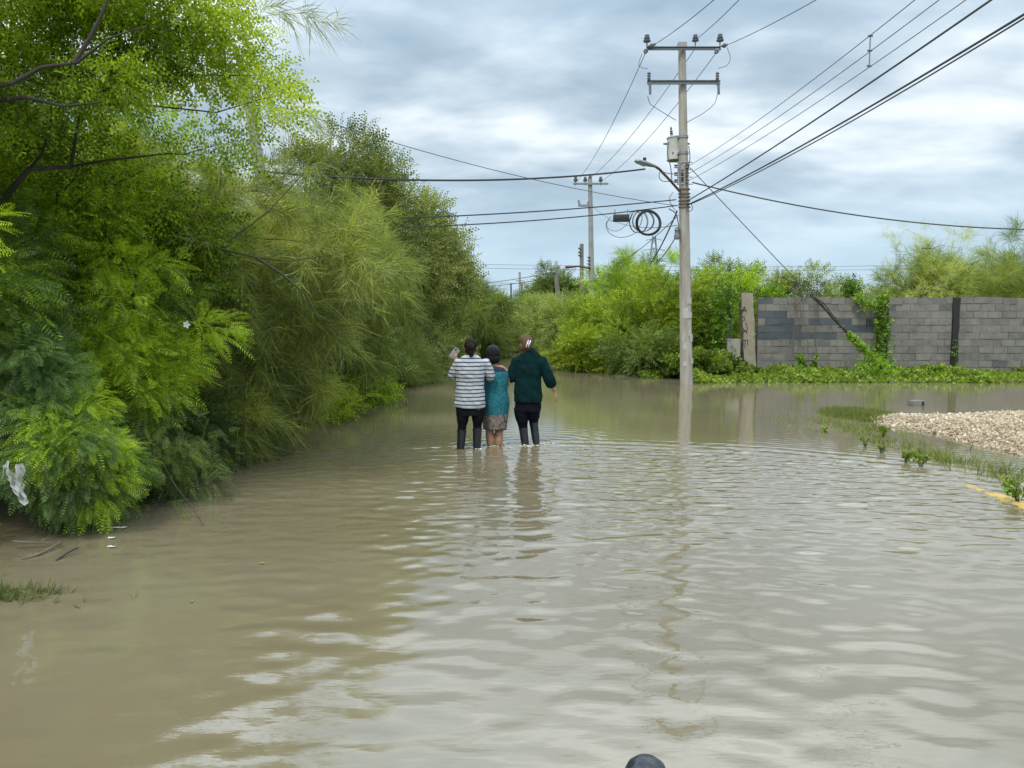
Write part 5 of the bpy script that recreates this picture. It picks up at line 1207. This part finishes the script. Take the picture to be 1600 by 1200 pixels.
stick('long pale branch dipping into the water in the lower left', [G(95, 848, .03), G(60, 866, .01), G(30, 876, .0), G(5, 880, -.01)], .010, M_barkpale)
stick('short dark stick standing out of the water beside the trailing shrub', [G(88, 876, 0), G(105, 864, .02), G(124, 855, .05)], .008)
stick('forked brown branch poking from the water left of the women', [G(448, 690, 0), G(462, 672, .12), G(478, 660, .2), G(486, 662, .2)], .014)
stick('bare brown twig arching into the water at the left bank', [G(240, 700, .5), G(275, 760, .25), G(305, 800, .08), G(318, 822, 0)], .005)
stick('bare twig bent down beside the arching one', [G(236, 720, .4), G(262, 770, .15), G(240, 800, .0)], .005)
stick('thin hooked twig hanging nearest the lime fronds', [G(225, 740, .3), G(255, 765, .18), G(230, 820, 0)], .004)
rg_ = random.Random(5)
for i, (px, py, l_, lab) in enumerate(((183, 826, .15, 'long white scrap floating beside the trailing shrub'), (175, 842, .05, 'small white scrap below the long one'), (174, 856, .06, 'lowest white scrap floating at the left bank'))):
    q = G(px, py); mb = MB(); n_ = 8; vs = []
    for k in range(n_+1):
        for sx in (-1, 1): vs.append(((k/n_-.5)*l_, sx*.012*(1+.5*rg_.random()), .008+.006*rg_.random()))
    mb.add(vs, [(2*k, 2*k+2, 2*k+3, 2*k+1) for k in range(n_)]); o = mb.build('scrap', M_white); o.location = q; tag(o, lab, 'litter')
# grass tuft afloat at the left edge
rg = np.random.default_rng(77); n = 260; P = np.stack([rg.normal(-3.0, .22, n), rg.normal(4.35, .07, n), np.full(n, -.01)], 1)
V, Q, v = scatter('blades', P, rg.normal(0, .8, (n, 3))+np.array([.6, 0, .5]), .45*rg.uniform(.6, 1.2, n), np.full(n, .15), 0, rg)
o = link('grass', fast_mesh('grass', V, Q, v), LM['grass']); tag(o, 'flat tuft of flooded grass at the lower left edge', 'grass', kind='stuff')

M_fl = leafmat('floating_leaf', (.10, .09, .02), (.16, .14, .03), (.2, .2, .05), .2)
for i, (px, py) in enumerate(((1172, 646), (1196, 655), (1254, 638), (1226, 660), (1150, 632), (1330, 664), (1080, 655), (1020, 668), (540, 760), (410, 880), (300, 940), (700, 800))):
    q = G(px, py, .006); l_ = rg_.uniform(.02, .04); a = rg_.uniform(0, 6.28); mb = MB()
    pts = [(-.5, 0, 0), (-.2, .22, .004), (.2, .2, .002), (.55, 0, .005), (.2, -.2, .001), (-.2, -.22, .004)]
    vs = [(l_*x_, l_*y_, z_) for x_, y_, z_ in pts]+[(l_*x_, l_*y_, z_-.002) for x_, y_, z_ in pts]
    mb.add(vs, [(0, 5, 4, 3, 2, 1), (6, 7, 8, 9, 10, 11)]+[(k, (k+1) % 6, (k+1) % 6+6, k+6) for k in range(6)])
    o = mb.build('floating_leaf', M_fl, None, False); o.location = q; o.rotation_euler = (0, 0, a); tag(o, 'small fallen leaf floating flat on the brown water', 'leaf', 'fallen leaves floating on the flood')
